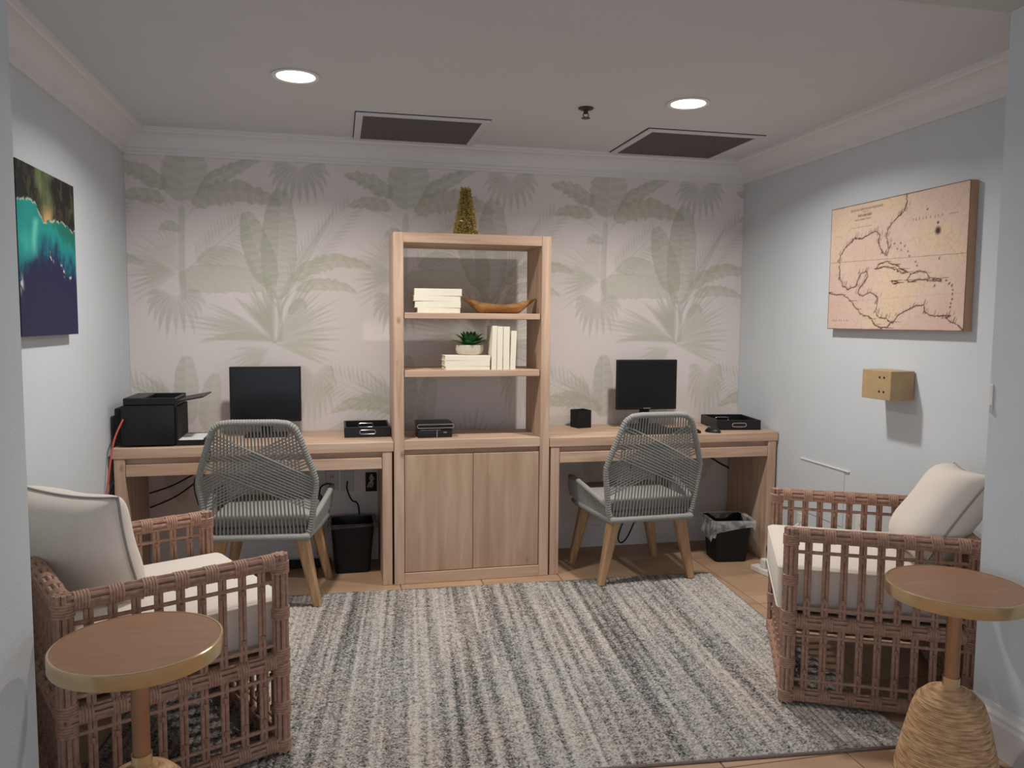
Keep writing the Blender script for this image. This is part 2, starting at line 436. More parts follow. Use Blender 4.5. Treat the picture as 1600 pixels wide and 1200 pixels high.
def feather(pts, ln, n, w=4.5, col=SAGE, alpha=0.55, both=True, lean=55):
    P = np.array([(1 - t) ** 2 * np.array(pts[0]) + 2 * t * (1 - t) * np.array(pts[1]) + t * t * np.array(pts[2]) for t in np.linspace(0.12, 1, n)])
    T = np.gradient(P, axis=0)
    for i in range(n):
        d = T[i] / np.linalg.norm(T[i]); l = ln * (0.55 + 0.45 * math.sin(math.pi * (0.2 + 0.75 * i / n)))
        for s in ((-1, 1) if both else (both if both else 1,)):
            a = math.radians(lean) * s; q = np.array([d[0] * math.cos(a) - d[1] * math.sin(a), d[0] * math.sin(a) + d[1] * math.cos(a)])
            e = P[i] + q * l; mdl = P[i] + q * l * .5 + d * l * .12
            stroke([tuple(P[i]), tuple(mdl), tuple(e)], w, col, alpha * (.7 + .5 * random.random()))
    stroke(pts, 2.5, GREY, 0.6, False)
def droopy(cx, cy, rx, ry, n=13, col=GREY, alpha=0.6):
    y0 = cy + ry * .10
    for i in range(n):
        a = math.radians(168 + 204 * i / (n - 1)); k = .88 + .24 * random.random()
        ex, ey = cx + rx * math.cos(a) * k, y0 + ry * (.12 - .80 * math.sin(a)) * k
        stroke([(cx + rx * .10 * math.cos(a), y0), (cx + rx * .78 * math.cos(a), y0 - ry * .16 - ry * .25 * math.sin(a)), (ex, ey)], 15, col, alpha * (.75 + .4 * random.random()))
    for i in range(n - 1):
        a = math.radians(176 + 188 * i / (n - 2))
        stroke([(cx, y0), (cx + rx * .7 * math.cos(a), y0 - ry * .12 - ry * .2 * math.sin(a)), (cx + rx * .9 * math.cos(a), y0 + ry * (.05 - .66 * math.sin(a)))], 3, tuple(bgc), .9)
# pale background growth first
blade([(255, 530), (420, 500), (620, 545)], 60, PALE, 1.0, 0.12, 0.1, 0.75, 50, 0.35)
blade([(330, 460), (440, 390), (560, 490)], 44, PALE, 0.9, 0.12, 0.1)
fan(250, 480, 205, 95, 205, 17, 6, PALE, 0.7)
fan(240, 500, 190, 150, 215, 9, 8, SAGE, 0.45)
feather([(300, 470), (400, 390), (505, 300)], 95, 15, 4.5, SAGE, 0.5)
# tall plant
stroke([(270, 590), (262, 420), (272, 250)], 13, GREY, 0.5, False)
stroke([(276, 590), (270, 420), (278, 250)], 3, PALE, 0.9, False)
blade([(282, 215), (270, 120), (318, -60)], 92, SAGE, 0.62, 0.4, 0.10, 0.9, 60, 0.6, 0.3)
blade([(215, 165), (150, 95), (10, 70)], 40, SAGE, 0.8, 0.35, 0.3, 0.75)
blade([(205, 215), (120, 165), (25, 205)], 32, OLIVE, 0.75, 0.35, 0.28)
blade([(345, 165), (440, 95), (590, 50)], 32, SAGE, 0.75, 0.35, 0.22)
blade([(318, 235), (440, 125), (665, 230)], 54, OLIVE, 0.75, 0.35, 0.28, 0.75, 55, 0.55, 0.2)
for e in ((40, 80), (60, 195), (560, 70), (420, 180), (300, 20)):
    stroke([(271, 300), ((271 * 1.2 + e[0] * .8) / 2, min(e[1], 262) * .45 + 130), e], 5, GREY, .45)
    stroke([(273, 300), ((273 * 1.2 + e[0] * .8) / 2, min(e[1], 262) * .45 + 126), e], 2.2, tuple(bgc), 1.2)
blade([(262, 330), (210, 290), (185, 330)], 20, GREY, 0.6, 0.3, 0.1)
droopy(238, 575, 118, 180)
# broad plant beside it
blade([(620, 545), (575, 440), (520, 255)], 60, SAGE, 0.74, 0.35, 0.06, 0.9, 80, 0.42, 0.1)
blade([(640, 600), (655, 400), (662, 165)], 74, SAGE, 0.66, 0.35, 0.06, 0.95, 80, 0.42, 0.1)
blade([(655, 600), (740, 470), (880, 250)], 14, SAGE, 0.4, 0.1, 0.0)
feather([(665, 590), (760, 440), (930, 265)], 120, 19, 5, GREY, 0.5, True, 38)
blade([(700, 530), (850, 400), (1040, 480)], 36, OLIVE, 0.72, 0.35, 0.28)
blade([(720, 565), (850, 510), (975, 575)], 28, OLIVE, 0.65, 0.35, 0.25)
blade([(690, 660), (740, 580), (760, 640)], 20, GREY, 0.55, 0.3, 0.1)
for e in ((760, 470), (720, 560), (600, 520), (560, 560)): stroke([(652, 690), (655, 600), e], 5, GREY, .6)
stroke([(650, 760), (655, 690), (652, 600)], 10, GREY, 0.55, False)
# fan palm under it
fan(632, 770, 300, 2, 62, 15, 7, SAGE, 0.55)
fan(630, 770, 360, 150, 178, 9, 8, SAGE, 0.6)
fan(625, 765, 210, 92, 132, 9, 11, SAGE, 0.6)
fan(640, 780, 240, -22, 4, 6, 8, OLIVE, 0.55)
blade([(620, 760), (470, 725), (330, 770)], 15, OLIVE, 0.5, 0.2, 0.1)
fan(600, 800, 150, 175, 235, 9, 7, PALE, 0.7, 0.1)
droopy(790, 880, 95, 250, 13, (184, 178, 160), 0.6)
droopy(740, 75, 120, 165, 13, GREY, 0.62)
# low growth behind the desks
blade([(275, 1100), (270, 960), (275, 822)], 50, SAGE, 0.6, 0.35, 0.1, 0.9, 70, 0.4, 0.1)
blade([(360, 1130), (350, 1020), (392, 895)], 44, SAGE, 0.48, 0.35, 0.1, 0.9, 70, 0.4, 0.1)
fan(230, 1040, 190, 118, 172, 9, 7, SAGE, 0.55)
feather([(1180, 1060), (1030, 980), (880, 925)], 110, 15, 5, SAGE, 0.55)
blade([(1180, 1060), (1010, 960), (860, 1055)], 38, OLIVE, 0.68, 0.35, 0.25)
blade([(1100, 1110), (960, 1080), (840, 1130)], 24, PALE, 0.7, 0.3, 0.2)
fan(560, 1300, 260, 20, 160, 19, 8, SAGE, 0.5)
blade([(760, 1400), (800, 1250), (900, 1150)], 50, SAGE, 0.6, 0.35, 0.12)
blade([(250, 1420), (220, 1280), (160, 1180)], 46, OLIVE, 0.6, 0.35, 0.12)

gr = rng.normal(0, 1, (TH, TW)); gr = sum(np.roll(gr, k, 1) for k in range(-6, 7)) / 13 * 5.0 + rng.normal(0, 1, (TH, TW)) * 1.2
tile = tile + gr[..., None]

def printed_grid(name, colours, to_xyz, nu, nv, mat, parent):
    """flat printed sheet: fine grid whose vertices carry the ink colour (0-255 sRGB array nv x nu x 3)"""
    me = bpy.data.meshes.new(name)
    u, v = np.meshgrid(np.linspace(0, 1, nu), np.linspace(0, 1, nv))
    co = to_xyz(u, v).reshape(-1, 3).astype(np.float32)
    i = np.arange((nv - 1) * (nu - 1)); r, c = i // (nu - 1), i % (nu - 1); q = r * nu + c
    faces = np.stack([q, q + 1, q + nu + 1, q + nu], 1).astype(np.int32)
    me.vertices.add(nu * nv); me.vertices.foreach_set('co', co.ravel())
    me.loops.add(len(faces) * 4); me.loops.foreach_set('vertex_index', faces.ravel())
    me.polygons.add(len(faces)); me.polygons.foreach_set('loop_start', np.arange(0, len(faces) * 4, 4, dtype=np.int32))
    me.update(calc_edges=True)
    s = np.clip(colours.reshape(-1, 3) / 255, 0, 1); l = np.where(s <= 0.04045, s / 12.92, ((s + 0.055) / 1.055) ** 2.4)
    a = me.color_attributes.new('print', 'FLOAT_COLOR', 'POINT')
    a.data.foreach_set('color', np.concatenate([l, np.ones((len(l), 1))], 1).astype(np.float32).ravel())
    me.validate()
    return link(name, me, mat, parent)

nu, nv = 717, 420
xs = np.linspace(0.001, W - 0.001, nu); zs = np.linspace(0.155, HB + 0.004, nv)
sm = (tile + np.roll(tile, 1, 0) + np.roll(tile, 1, 1) + np.roll(np.roll(tile, 1, 0), 1, 1)) / 4
cols = sm[np.ix_(np.clip((zs / RES).astype(int), 0, TH - 1), np.mod((xs / RES).astype(int), TW))]
def wp_xyz(u, v):
    return np.stack([0.001 + u * (W - 0.002), np.full_like(u, -0.0012), 0.155 + v * (HB + 0.004 - 0.155)], -1)
wpo = printed_grid('wallpaper', cols, wp_xyz, nu, nv, M['wallpaper'], wb)
wpo['label'] = 'pale wallpaper printed with sage palm and banana leaves'

# ------------------------------------------------------------------ ceiling fittings
def downlight(x, y, label):
    t = thing('recessed_downlight', label, 'ceiling light', (x, y, HC), 0, 'recessed downlights')
    MB().lathe([(0.074, -0.001), (0.095, -0.001), (0.097, -0.004), (0.092, -0.008), (0.078, -0.006), (0.074, -0.001)], 40).build('trim_ring', M['white_plastic'], t, True)
    MB().lathe([(0.0, -0.003), (0.076, -0.003), (0.076, -0.001), (0.0, -0.001)], 40).build('lens', M['lens'], t)
    ld = bpy.data.lights.new('lamp', 'AREA'); ld.shape = 'DISK'; ld.size = 0.13; ld.energy = LAMP_WATTS; ld.color = LAMP_COLOR; ld.spread = math.radians(150)
    lo = bpy.data.objects.new('lamp', ld); COL.objects.link(lo); lo.parent = t; lo.location = (0, 0, -0.011)
downlight(0.935, -1.175, 'round lit ceiling downlight on the side of the blue-green canvas')
downlight(2.642, -1.19, 'round lit ceiling downlight beyond the sprinkler, on the map side')

def vent(x0, x1, y0, label):
    t = thing('air_vent', label, 'vent', ((x0 + x1) / 2, (y0 - 0.132) / 2, HC), 0, 'ceiling return vents')
    hx, hy = (x1 - x0) / 2, (-0.132 - y0) / 2
    MB().box((-hx - 0.004, -hy - 0.004, -0.002), (hx + 0.004, hy, 0.0)).build('seam', M['gap'], t)
    for n, a, b_ in (('frame_bar', (-hx, -hy, -0.012), (hx, -hy + 0.035, -0.002)), ('frame_bar', (-hx, -hy + 0.035, -0.012), (-hx + 0.035, hy, -0.002)),
                     ('frame_bar', (hx - 0.035, -hy + 0.035, -0.012), (hx, hy, -0.002))):
        MB().box(a, b_, 0.002).build(n, M['ceiling'], t)
    mb = MB().box((-hx + 0.03, -hy + 0.03, -0.005), (hx - 0.03, hy, -0.002))
    for k in range(46):
        y = -hy + 0.04 + k * (2 * hy - 0.045) / 46
        mb.box((-hx + 0.035, y, -0.008), (hx - 0.035, y + 0.004, -0.005))
    mb.build('filter_grille', M['vent'], t)
vent(1.185, 1.835, -0.68, 'dark ceiling return vent over the bookcase and printer-side desk')
vent(2.647, 3.30, -0.72, 'dark ceiling return vent nearest the map wall corner')

t = thing('fire_sprinkler', 'small metal fire sprinkler head on the ceiling', 'sprinkler', (2.221, -1.0, HC))
MB().lathe([(0.0, 0), (0.034, 0), (0.036, -0.004), (0.026, -0.010), (0.012, -0.012), (0.0, -0.012)], 24).build('escutcheon', M['dark_metal'], t, True)
mb = MB().lathe([(0.010, -0.011), (0.010, -0.024), (0.006, -0.028), (0.0, -0.028)], 12)
for s in (-1, 1): mb.tube([(s * 0.009, 0, -0.022), (s * 0.014, 0, -0.034), (s * 0.003, 0, -0.046)], 0.0025, 6)
mb.build('frame_arms', M['dark_metal'], t, True)
MB().lathe([(0.0, -0.045), (0.020, -0.045), (0.020, -0.048), (0.0, -0.048)], 16).build('deflector', M['dark_metal'], t)

# ------------------------------------------------------------------ bookcase and desks
SX0, SX1, SY, SD, SH, ST = 1.3703, 2.2021, -0.4967, 0.334, 1.8346, 0.052
t = thing('bookcase', 'tall open washed-oak bookcase with two-door cabinet below between the desks', 'bookcase', ((SX0 + SX1) / 2, SY + SD / 2, 0))
hw = (SX1 - SX0) / 2; hd = SD / 2; B = 0.0025
MB().box((-hw, -hd, 0), (-hw + ST, hd, SH), B).build('side_panel', M['wood_z'], t)
MB().box((hw - ST, -hd, 0), (hw, hd, SH), B).build('side_panel', M['wood_z'], t)
iw = hw - ST
MB().box((-iw, -hd, SH - ST), (iw, hd, SH), B).build('top_panel', M['wood_x'], t)
for z0, z1 in ((1.396, 1.427), (1.094, 1.130)):
    MB().box((-iw + 0.004, -hd + 0.006, z0), (iw - 0.004, hd - 0.004, z1), B).build('shelf', M['wood_x'], t)
MB().box((-iw, -hd, 0.715), (iw, hd, 0.766), B).build('counter_shelf', M['wood_x'], t)
MB().box((-iw, -hd + 0.03, 0.655), (iw, -hd + 0.045, 0.715), B).build('recess_rail', M['wood_x'], t)
MB().box((-iw, -hd, 0), (iw, hd, 0.060), B).build('plinth', M['wood_x'], t)
MB().box((-iw, hd - 0.02, 0.06), (iw, hd - 0.005, 0.715)).build('cabinet_back', M['wood_x'], t)
for s in (-1, 1):
    x0, x1 = sorted((s * (iw - 0.003), s * 0.0012))
    MB().box((x0, -hd + (0.006 if s < 0 else 0.009), 0.063), (x1, -hd + 0.028, 0.686), 0.002).build('door', M['wood_door'], t)

def desk(x0, x1, label):
    t = thing('writing_desk', label, 'desk', ((x0 + x1) / 2, SY / 2, 0), 0, 'washed oak writing desks')
    h = (x1 - x0) / 2; d = -SY / 2 - 0.002
    MB().box((-h, -d, 0.709), (h, d, 0.76), B).build('desktop', M['wood_x'], t)
    for s in (-1, 1):
        a, c = sorted((s * (h - 0.008), s * (h - 0.058)))
        MB().box((a, -d + 0.004, 0), (c, d - 0.02, 0.709), B).build('side_panel', M['wood_z'], t)
    MB().box((-h + 0.058, -d + 0.03, 0.655), (h - 0.058, -d + 0.045, 0.709)).build('recess_rail', M['wood_x'], t)
    MB().box((-h + 0.060, -d + 0.006, 0.620), (h - 0.060, -d + 0.028, 0.678), 0.002).build('drawer_front', M['wood_x'], t)
    MB().box((-h + 0.062, -d + 0.046, 0.625), (h - 0.062, d - 0.06, 0.675)).build('drawer_box', M['wood_x'], t)
desk(0.022, SX0 - 0.002, 'washed-oak writing desk carrying the printer')
desk(SX1 + 0.002, 3.574, 'washed-oak writing desk carrying the mouse and small black cube')

# ------------------------------------------------------------------ rug
RFL, RFR, RNR, RNL = [Vector((*p, 0)) for p in ((0.46, -0.565), (3.09, -0.645), (2.945, -2.425), (0.30, -2.225))]
t = thing('area_rug', 'grey and cream striped braided wool rug on the tiled floor', 'rug', (1.7, -1.4, 0))
NR, SEG, NV = 112, 4, 150
V = []; UV = []
for i in range(NR * SEG + 1):
    u = i / (NR * SEG); hgt = 0.0085 + 0.004 * math.sqrt(max(0, math.sin(math.pi * (i % SEG) / SEG)))
    for j in range(NV + 1):
        v = j / NV
        p = (RFL * (1 - u) + RFR * u) * (1 - v) + (RNL * (1 - u) + RNR * u) * v
        wob = 0.010 * math.sin(u * 23 + 1.3) * max(0, 1 - v * 12) + 0.003 * math.sin(u * 71) * (1 if j in (0, NV) else 0)
        z = hgt + 0.0016 * math.sin(j * 2.4 + i // SEG * 1.9) if 0 < i < NR * SEG and 0 < j < NV else 0.004
        V.append((p.x - 1.7, p.y + 1.4 + wob, z)); UV.append((u, v))
mb = MB().grid(V, NR * SEG + 1, NV + 1); me = mb.mesh('braided_field', True)
ul = me.uv_layers.new(name='UVMap')
vi = np.zeros(len(me.loops), np.int32); me.loops.foreach_get('vertex_index', vi)
ul.data.foreach_set('uv', np.array(UV, np.float32)[vi].ravel())
link('braided_field', me, M['rug'], t)
mb = MB(); ring = []
for a, b_ in ((RFL, RFR), (RFR, RNR), (RNR, RNL), (RNL, RFL)):
    for k in range(12): ring.append((a.lerp(b_, k / 12)) - Vector((1.7, 1.4 * -1, 0)) + Vector((0, 0, 0.005)))
mb.tube(ring, 0.0048, 6, closed=True); mb.build('edge_binding', M['rug_edge'], t, True)

# ------------------------------------------------------------------ rattan armchairs
bind_me = None
def binding_mesh():
    prof = []
    for k in range(5):
        x = -0.020 + k * 0.008
        prof += [(0.0248, x), (0.0272, x + 0.002), (0.0272, x + 0.006), (0.0248, x + 0.008)]
    return MB().lathe(prof, 14, axis='x').mesh('binding', True)
def bundle(p0, p1, r=0.0262, n=8):
    p0, p1 = Vector(p0), Vector(p1); d = (p1 - p0).normalized()
    ref = Vector((0, 0, 1)) if abs(d.z) < 0.9 else Vector((1, 0, 0)); a = d.cross(ref).normalized(); b_ = d.cross(a)
    mb = MB(); mb.tube([p0, p1], r * 0.60, 8)
    for k in range(n):
        q = 2 * math.pi * k / n; o = a * math.cos(q) * r * 0.74 + b_ * math.sin(q) * r * 0.74
        mb.tube([p0 + o, p1 + o], r * 0.265, 6)
    return mb
def bind(parent, p, d, sc=1.0):
    o = link('binding', bind_me, M['cane_wrap'], parent, p)
    o.rotation_euler = Vector(d).to_track_quat('X', 'Z').to_euler(); o.scale = (1, sc, sc); return o
def rail(t, name, p0, p1, nb):
    o = bundle(p0, p1).build(name, M['cane'], t, True)
    p0, p1 = Vector(p0), Vector(p1)
    for k in range(nb): bind(o, p0.lerp(p1, (k + 0.5) / nb), p1 - p0)
    return o
def spindle_mesh(h):
    mb = MB()
    for s in (-1, 1): mb.tube([(s * 0.0064, 0, 0), (s * 0.0064, 0, h)], 0.0066, 8)
    for z in (0.06, h - 0.07): mb.tube([(0, 0, z), (0, 0, z + 0.016)], 0.0145, 10, flat=0.62)
    return mb.mesh('spindle', True)
def pillow_mesh(a, T, pin=0.05, n=22):
    mb = MB(); seam = []
    for s in (-1, 1):
        V = []
        for i in range(n + 1):
            for j in range(n + 1):
                u, v = -1 + 2 * i / n, -1 + 2 * j / n
                u, v = math.sin(u * math.pi / 2) * .35 + u * .65, math.sin(v * math.pi / 2) * .35 + v * .65
                x = a * u * (1 - pin * (1 - v * v)); y = a * v * (1 - pin * (1 - u * u))
                hgt = T * (max(0, (1 - u ** 4) * (1 - v ** 4))) ** 0.55 * (1 + 0.05 * math.sin(5 * u + 2) * math.sin(4 * v + 1))
                V.append((s * hgt * 0.5, x, y))
        mb.grid(V, n + 1, n + 1)
    for k in range(80):
        q = k / 20; e = int(q); f = -1 + 2 * (q - e)
        u, v = ((f, -1), (1, f), (-f, 1), (-1, -f))[e]
        seam.append((0, a * u * (1 - pin * (1 - v * v)), a * v * (1 - pin * (1 - u * u))))
    bm = bmesh.new()
    me = mb.mesh('body', True)
    bm.from_mesh(me); bmesh.ops.remove_doubles(bm, verts=bm.verts[:], dist=0.0006); bm.to_mesh(me); bm.free()
    me.polygons.foreach_set('use_smooth', [True] * len(me.polygons))
    return me, MB().tube(seam, 0.0042, 6, closed=True).mesh('piping', True)
bind_me = binding_mesh()
sp_up, sp_lo = spindle_mesh(0.285), spindle_mesh(0.235)
AX, AY, ZT, ZM, ZB = 0.30, 0.345, 0.618, 0.300, 0.030
def armchair(x, y, rz, label, clabel):
    t = thing('rattan_armchair', label, 'armchair', (x, y, 0.0148), rz, 'rattan armchairs')
    for sx_ in (-1, 1):
        for sy_ in (-1, 1):
            o = bundle((sx_ * AX, sy_ * AY, 0.0), (sx_ * AX, sy_ * AY, ZT + 0.024)).build('post', M['cane'], t, True)
            for z in (0.026, 0.150, 0.272, 0.322, 0.455, 0.600): bind(o, (sx_ * AX, sy_ * AY, z), (0, 0, 1), 1.06)
    for sy_ in (-1, 1):
        for nm, z in (('top_rail', ZT), ('middle_rail', ZM), ('bottom_rail', ZB)): rail(t, nm, (-AX, sy_ * AY, z), (AX, sy_ * AY, z), 7)
    for nm, z in (('top_rail', ZT), ('middle_rail', ZM), ('bottom_rail', ZB)): rail(t, nm, (-AX, -AY, z), (-AX, AY, z), 8)
    for nm, z in (('middle_rail', ZM), ('bottom_rail', ZB)): rail(t, nm, (AX, -AY, z), (AX, AY, z), 8)
    for z in (ZT - 0.062, ZM + 0.052, ZM - 0.052, ZB + 0.055):
        for sy_ in (-1, 1):
            MB().tube([(-AX, sy_ * AY, z), (AX, sy_ * AY, z)], 0.0066, 8).build('thin_cane', M['cane'], t, True)
        MB().tube([(-AX, -AY, z), (-AX, AY, z)], 0.0066, 8).build('thin_cane', M['cane'], t, True)
        if z < ZM: MB().tube([(AX, -AY, z), (AX, AY, z)], 0.0066, 8).build('thin_cane', M['cane'], t, True)
    for k in range(9):
        px = -AX + 2 * AX * (k + 1) / 10
        for sy_ in (-1, 1):
            link('spindle', sp_up, M['cane'], t, (px, sy_ * AY, ZM + 0.018)); link('spindle', sp_lo, M['cane'], t, (px, sy_ * AY, ZB + 0.020))
    for k in range(10):
        py = -AY + 2 * AY * (k + 1) / 11
        for nm, xx, zz in ((sp_up, -AX, ZM + 0.018), (sp_lo, -AX, ZB + 0.02), (sp_lo, AX, ZB + 0.02)):
            link('spindle', nm, M['cane'], t, (xx, py, zz)).rotation_euler = (0, 0, math.pi / 2)
    MB().box((-AX + 0.02, -AY + 0.02, ZM + 0.0), (AX - 0.02, AY - 0.02, ZM + 0.016)).build('seat_deck', M['cane'], t)
    c = thing('seat_cushion', clabel, 'cushion', (x, y, 0.0148), rz, 'armchair seat cushions')
    x0, x1, yy, z0, z1 = -0.262, 0.338, 0.308, ZM + 0.020, 0.492
    cb = MB().box((x0, -yy, z0), (x1, yy, z1), 0.022, 4)
    V = []
    for (px, py, pz) in cb.v:
        if pz > z1 - 0.03: pz += 0.012 * (1 - (px / 0.36) ** 2) * (1 - (py / 0.32) ** 2)
        V.append((px, py, pz))
    cb.v = V; cb.build('body', M['linen'], c, True)
    for z in (z0 + 0.012, z1 - 0.012):
        g = 0.003; rr = 0.022; path = []
        for cx_, cy_, a0 in ((x1 - rr, yy - rr, 0), (x0 + rr, yy - rr, 90), (x0 + rr, -yy + rr, 180), (x1 - rr, -yy + rr, 270)):
            for q in range(4):
                a = math.radians(a0 + 30 * q); path.append((cx_ + (rr - 0.002) * math.cos(a), cy_ + (rr - 0.002) * math.sin(a), z))
        MB().tube(path, 0.0042, 6, closed=True).build('piping', M['linen'], c, True)
    return t
AL, AR = math.radians(27), math.radians(153)
armchair(0.481, -1.879, AL, 'brown rattan armchair beside the wall with the blue-green canvas', 'cream box seat cushion of the armchair under the blue-green canvas')
armchair(3.099, -1.904, AR, 'brown rattan armchair beside the wall with the old map', 'cream box seat cushion of the armchair under the old map')

pme, pipe_me = pillow_mesh(0.198, 0.20, 0.09)
def pillow(loc, rz, tilt, roll, label):
    t = thing('throw_pillow', label, 'pillow', loc, 0, 'armchair throw pillows')
    t.rotation_euler = (Matrix.Rotation(rz, 3, 'Z') @ Matrix.Rotation(tilt, 3, 'Y') @ Matrix.Rotation(roll, 3, 'X')).to_euler()
    link('cover', pme, M['linen'], t); link('piping', pipe_me, M['linen_pipe'], t)
pillow((0.296, -1.905, 0.672), math.radians(60), math.radians(-17), math.radians(2), 'cream square pillow with dark piping leaning in the armchair under the blue-green canvas')
pillow((3.250, -2.120, 0.695), AR, math.radians(-33), math.radians(4), 'cream creased pillow leaning in the armchair under the old map')

# ------------------------------------------------------------------ rope desk chairs
def back_pt(x, z, off=0.0):
    k = (z - 0.37) / 0.545
    return Vector((x, -0.285 - 0.075 * k + 0.35 * x * x * (0.4 + 0.6 * (1 - abs(k - .4))) + off, z))
def half_width(z):
    pts = ((0.36, 0.228), (0.40, 0.238), (0.62, 0.262), (0.66, 0.258), (0.86, 0.190), (0.90, 0.168), (0.93, 0.10))
    for (a, wa), (b_, wb_) in zip(pts, pts[1:]):
        if z <= b_: return wa + (wb_ - wa) * (max(z, a) - a) / (b_ - a)
    return 0.1
def rope_chair(x, y, rz, label, rug_feet):
    t = thing('rope_chair', label, 'chair', (x, y, 0), rz, 'grey rope desk chairs')
    outline = [(-0.19, 0.362), (-0.225, 0.372), (-0.238, 0.41), (-0.250, 0.50), (-0.262, 0.60), (-0.264, 0.64), (-0.252, 0.69), (-0.222, 0.78), (-0.196, 0.855), (-0.180, 0.890), (-0.150, 0.912), (-0.10, 0.918)]
    pts = [back_pt(a, z) for a, z in outline] + [back_pt(-a, z) for a, z in reversed(outline)]
    bf = MB().tube(pts, 0.0145, 10, closed=True).build('back_frame', M['rope'], t, True)
    mb = MB()                                          # rope wound round the frame
    n = len(pts)
    for i in range(n):
        a, b_ = pts[i], pts[(i + 1) % n]; L = (b_ - a).length; m = max(1, int(L / 0.012)); d = (b_ - a).normalized()
        for k in range(m):
            c = a.lerp(b_, (k + .5) / m); mb.tube([c - d * 0.0042, c, c + d * 0.0042], [0.0146, 0.0168, 0.0146], 8, cap=False)
    mb.build('frame_wrap', M['rope'], bf, True, kind='stuff')
    mb = MB()
    for k in range(25):                                # upright ropes
        f = -1 + 2 * k / 24
        path = [back_pt(f * (0.215 + (0.178 - 0.215) * q / 6), 0.364 + (0.915 - 0.364 - 0.016 * abs(f) ** 4) * q / 6) for q in range(7)]
        mb.tube(path, 0.0041, 5, cap=False)
    mb.build('upright_ropes', M['rope'], t, True, kind='stuff')
    mb = MB()
    for s in (-1, 1):                                  # two crossing bands of slanted ropes
        for k in range(12):
            za, zb = 0.866 - k * 0.0142, 0.645 - k * 0.0138
            xa, xb = -s * half_width(za), s * half_width(zb)
            path = []
            for q in range(9):
                f = q / 8; xx = xa + (xb - xa) * f; zz = za + (zb - za) * (f * 0.9 + 0.1 * f * f)
                path.append(back_pt(xx, zz, -0.004 - 0.003 * s))
            mb.tube(path, 0.0041, 5, cap=False)
    mb.build('slanted_ropes', M['rope'], t, True, kind='stuff')
    # seat ring and low arms
    ring = [(-0.226, -0.29), (-0.245, -0.10), (-0.262, 0.12), (-0.255, 0.21), (-0.20, 0.245), (0.20, 0.245), (0.255, 0.21), (0.262, 0.12), (0.245, -0.10), (0.226, -0.29)]
    MB().tube([(a, b_, 0.366) for a, b_ in ring], 0.015, 10, closed=True).build('seat_frame', M['rope'], t, True)
    for s in (-1, 1):
        top = [back_pt(s * 0.236, 0.435), Vector((s * 0.262, -0.17, 0.468)), Vector((s * 0.282, 0.0, 0.500)), Vector((s * 0.288, 0.12, 0.515)), Vector((s * 0.282, 0.195, 0.505)), Vector((s * 0.272, 0.225, 0.47)), Vector((s * 0.262, 0.215, 0.39))]
        ar = MB().tube(top, 0.0145, 10).build('arm_rail', M['rope'], t, True)
        low = [Vector((s * 0.228, -0.285, 0.362)), Vector((s * 0.246, -0.10, 0.364)), Vector((s * 0.262, 0.12, 0.364)), Vector((s * 0.258, 0.20, 0.366))]
        mb = MB()
        def along(P, f):
            q = f * (len(P) - 1); i = min(int(q), len(P) - 2); return P[i].lerp(P[i + 1], q - i)
        for k in range(34):
            f = (k + .5) / 34
            a, b_ = along(top[:5], f), along(low, f)
            mb.tube([a, (a + b_) / 2 + Vector((s * 0.006, 0, 0)), b_], 0.0042, 5, cap=False)
        mb.build('arm_ropes', M['rope'], t, True, kind='stuff')
    MB().box((-0.225, -0.255, 0.372), (0.225, 0.235, 0.402), 0.014, 3).build('seat_base', M['rope_pad'], t, True)
    MB().box((-0.232, -0.262, 0.404), (0.232, 0.238, 0.462), 0.024, 4).build('seat_pad', M['rope_pad'], t, True)
    for s in (-1, 1):
        for (yt, yf, foot) in ((-0.225, -0.238, 0), (0.19, 0.222, 1)):
            zf = rug_feet if foot == 0 else 0.0
            if isinstance(zf, tuple): zf = zf[0] if s < 0 else zf[1]
            mb = MB()
            P0, P1 = Vector((s * 0.185, yt, 0.356)), Vector((s * 0.258, yf, zf))
            V = []
            for P, w in ((P0, 0.033), (P1, 0.019)):
                for dx, dy in ((-1, -.6), (-.6, -1), (.6, -1), (1, -.6), (1, .6), (.6, 1), (-.6, 1), (-1, .6)): V.append(P + Vector((dx * w, dy * w, 0)))
            mb.add(V, [(i, (i + 1) % 8, 8 + (i + 1) % 8, 8 + i) for i in range(8)] + [tuple(range(8)), tuple(range(15, 7, -1))])
            mb.build('leg', M['leg_wood'], t)
    return t
rope_chair(0.752, -0.492, math.radians(-6), 'grey woven rope chair with wooden legs at the desk with the printer', 0.0148)
rope_chair(2.672, -0.490, math.radians(2.5), 'grey woven rope chair with wooden legs at the desk with the mouse', 0.0148)

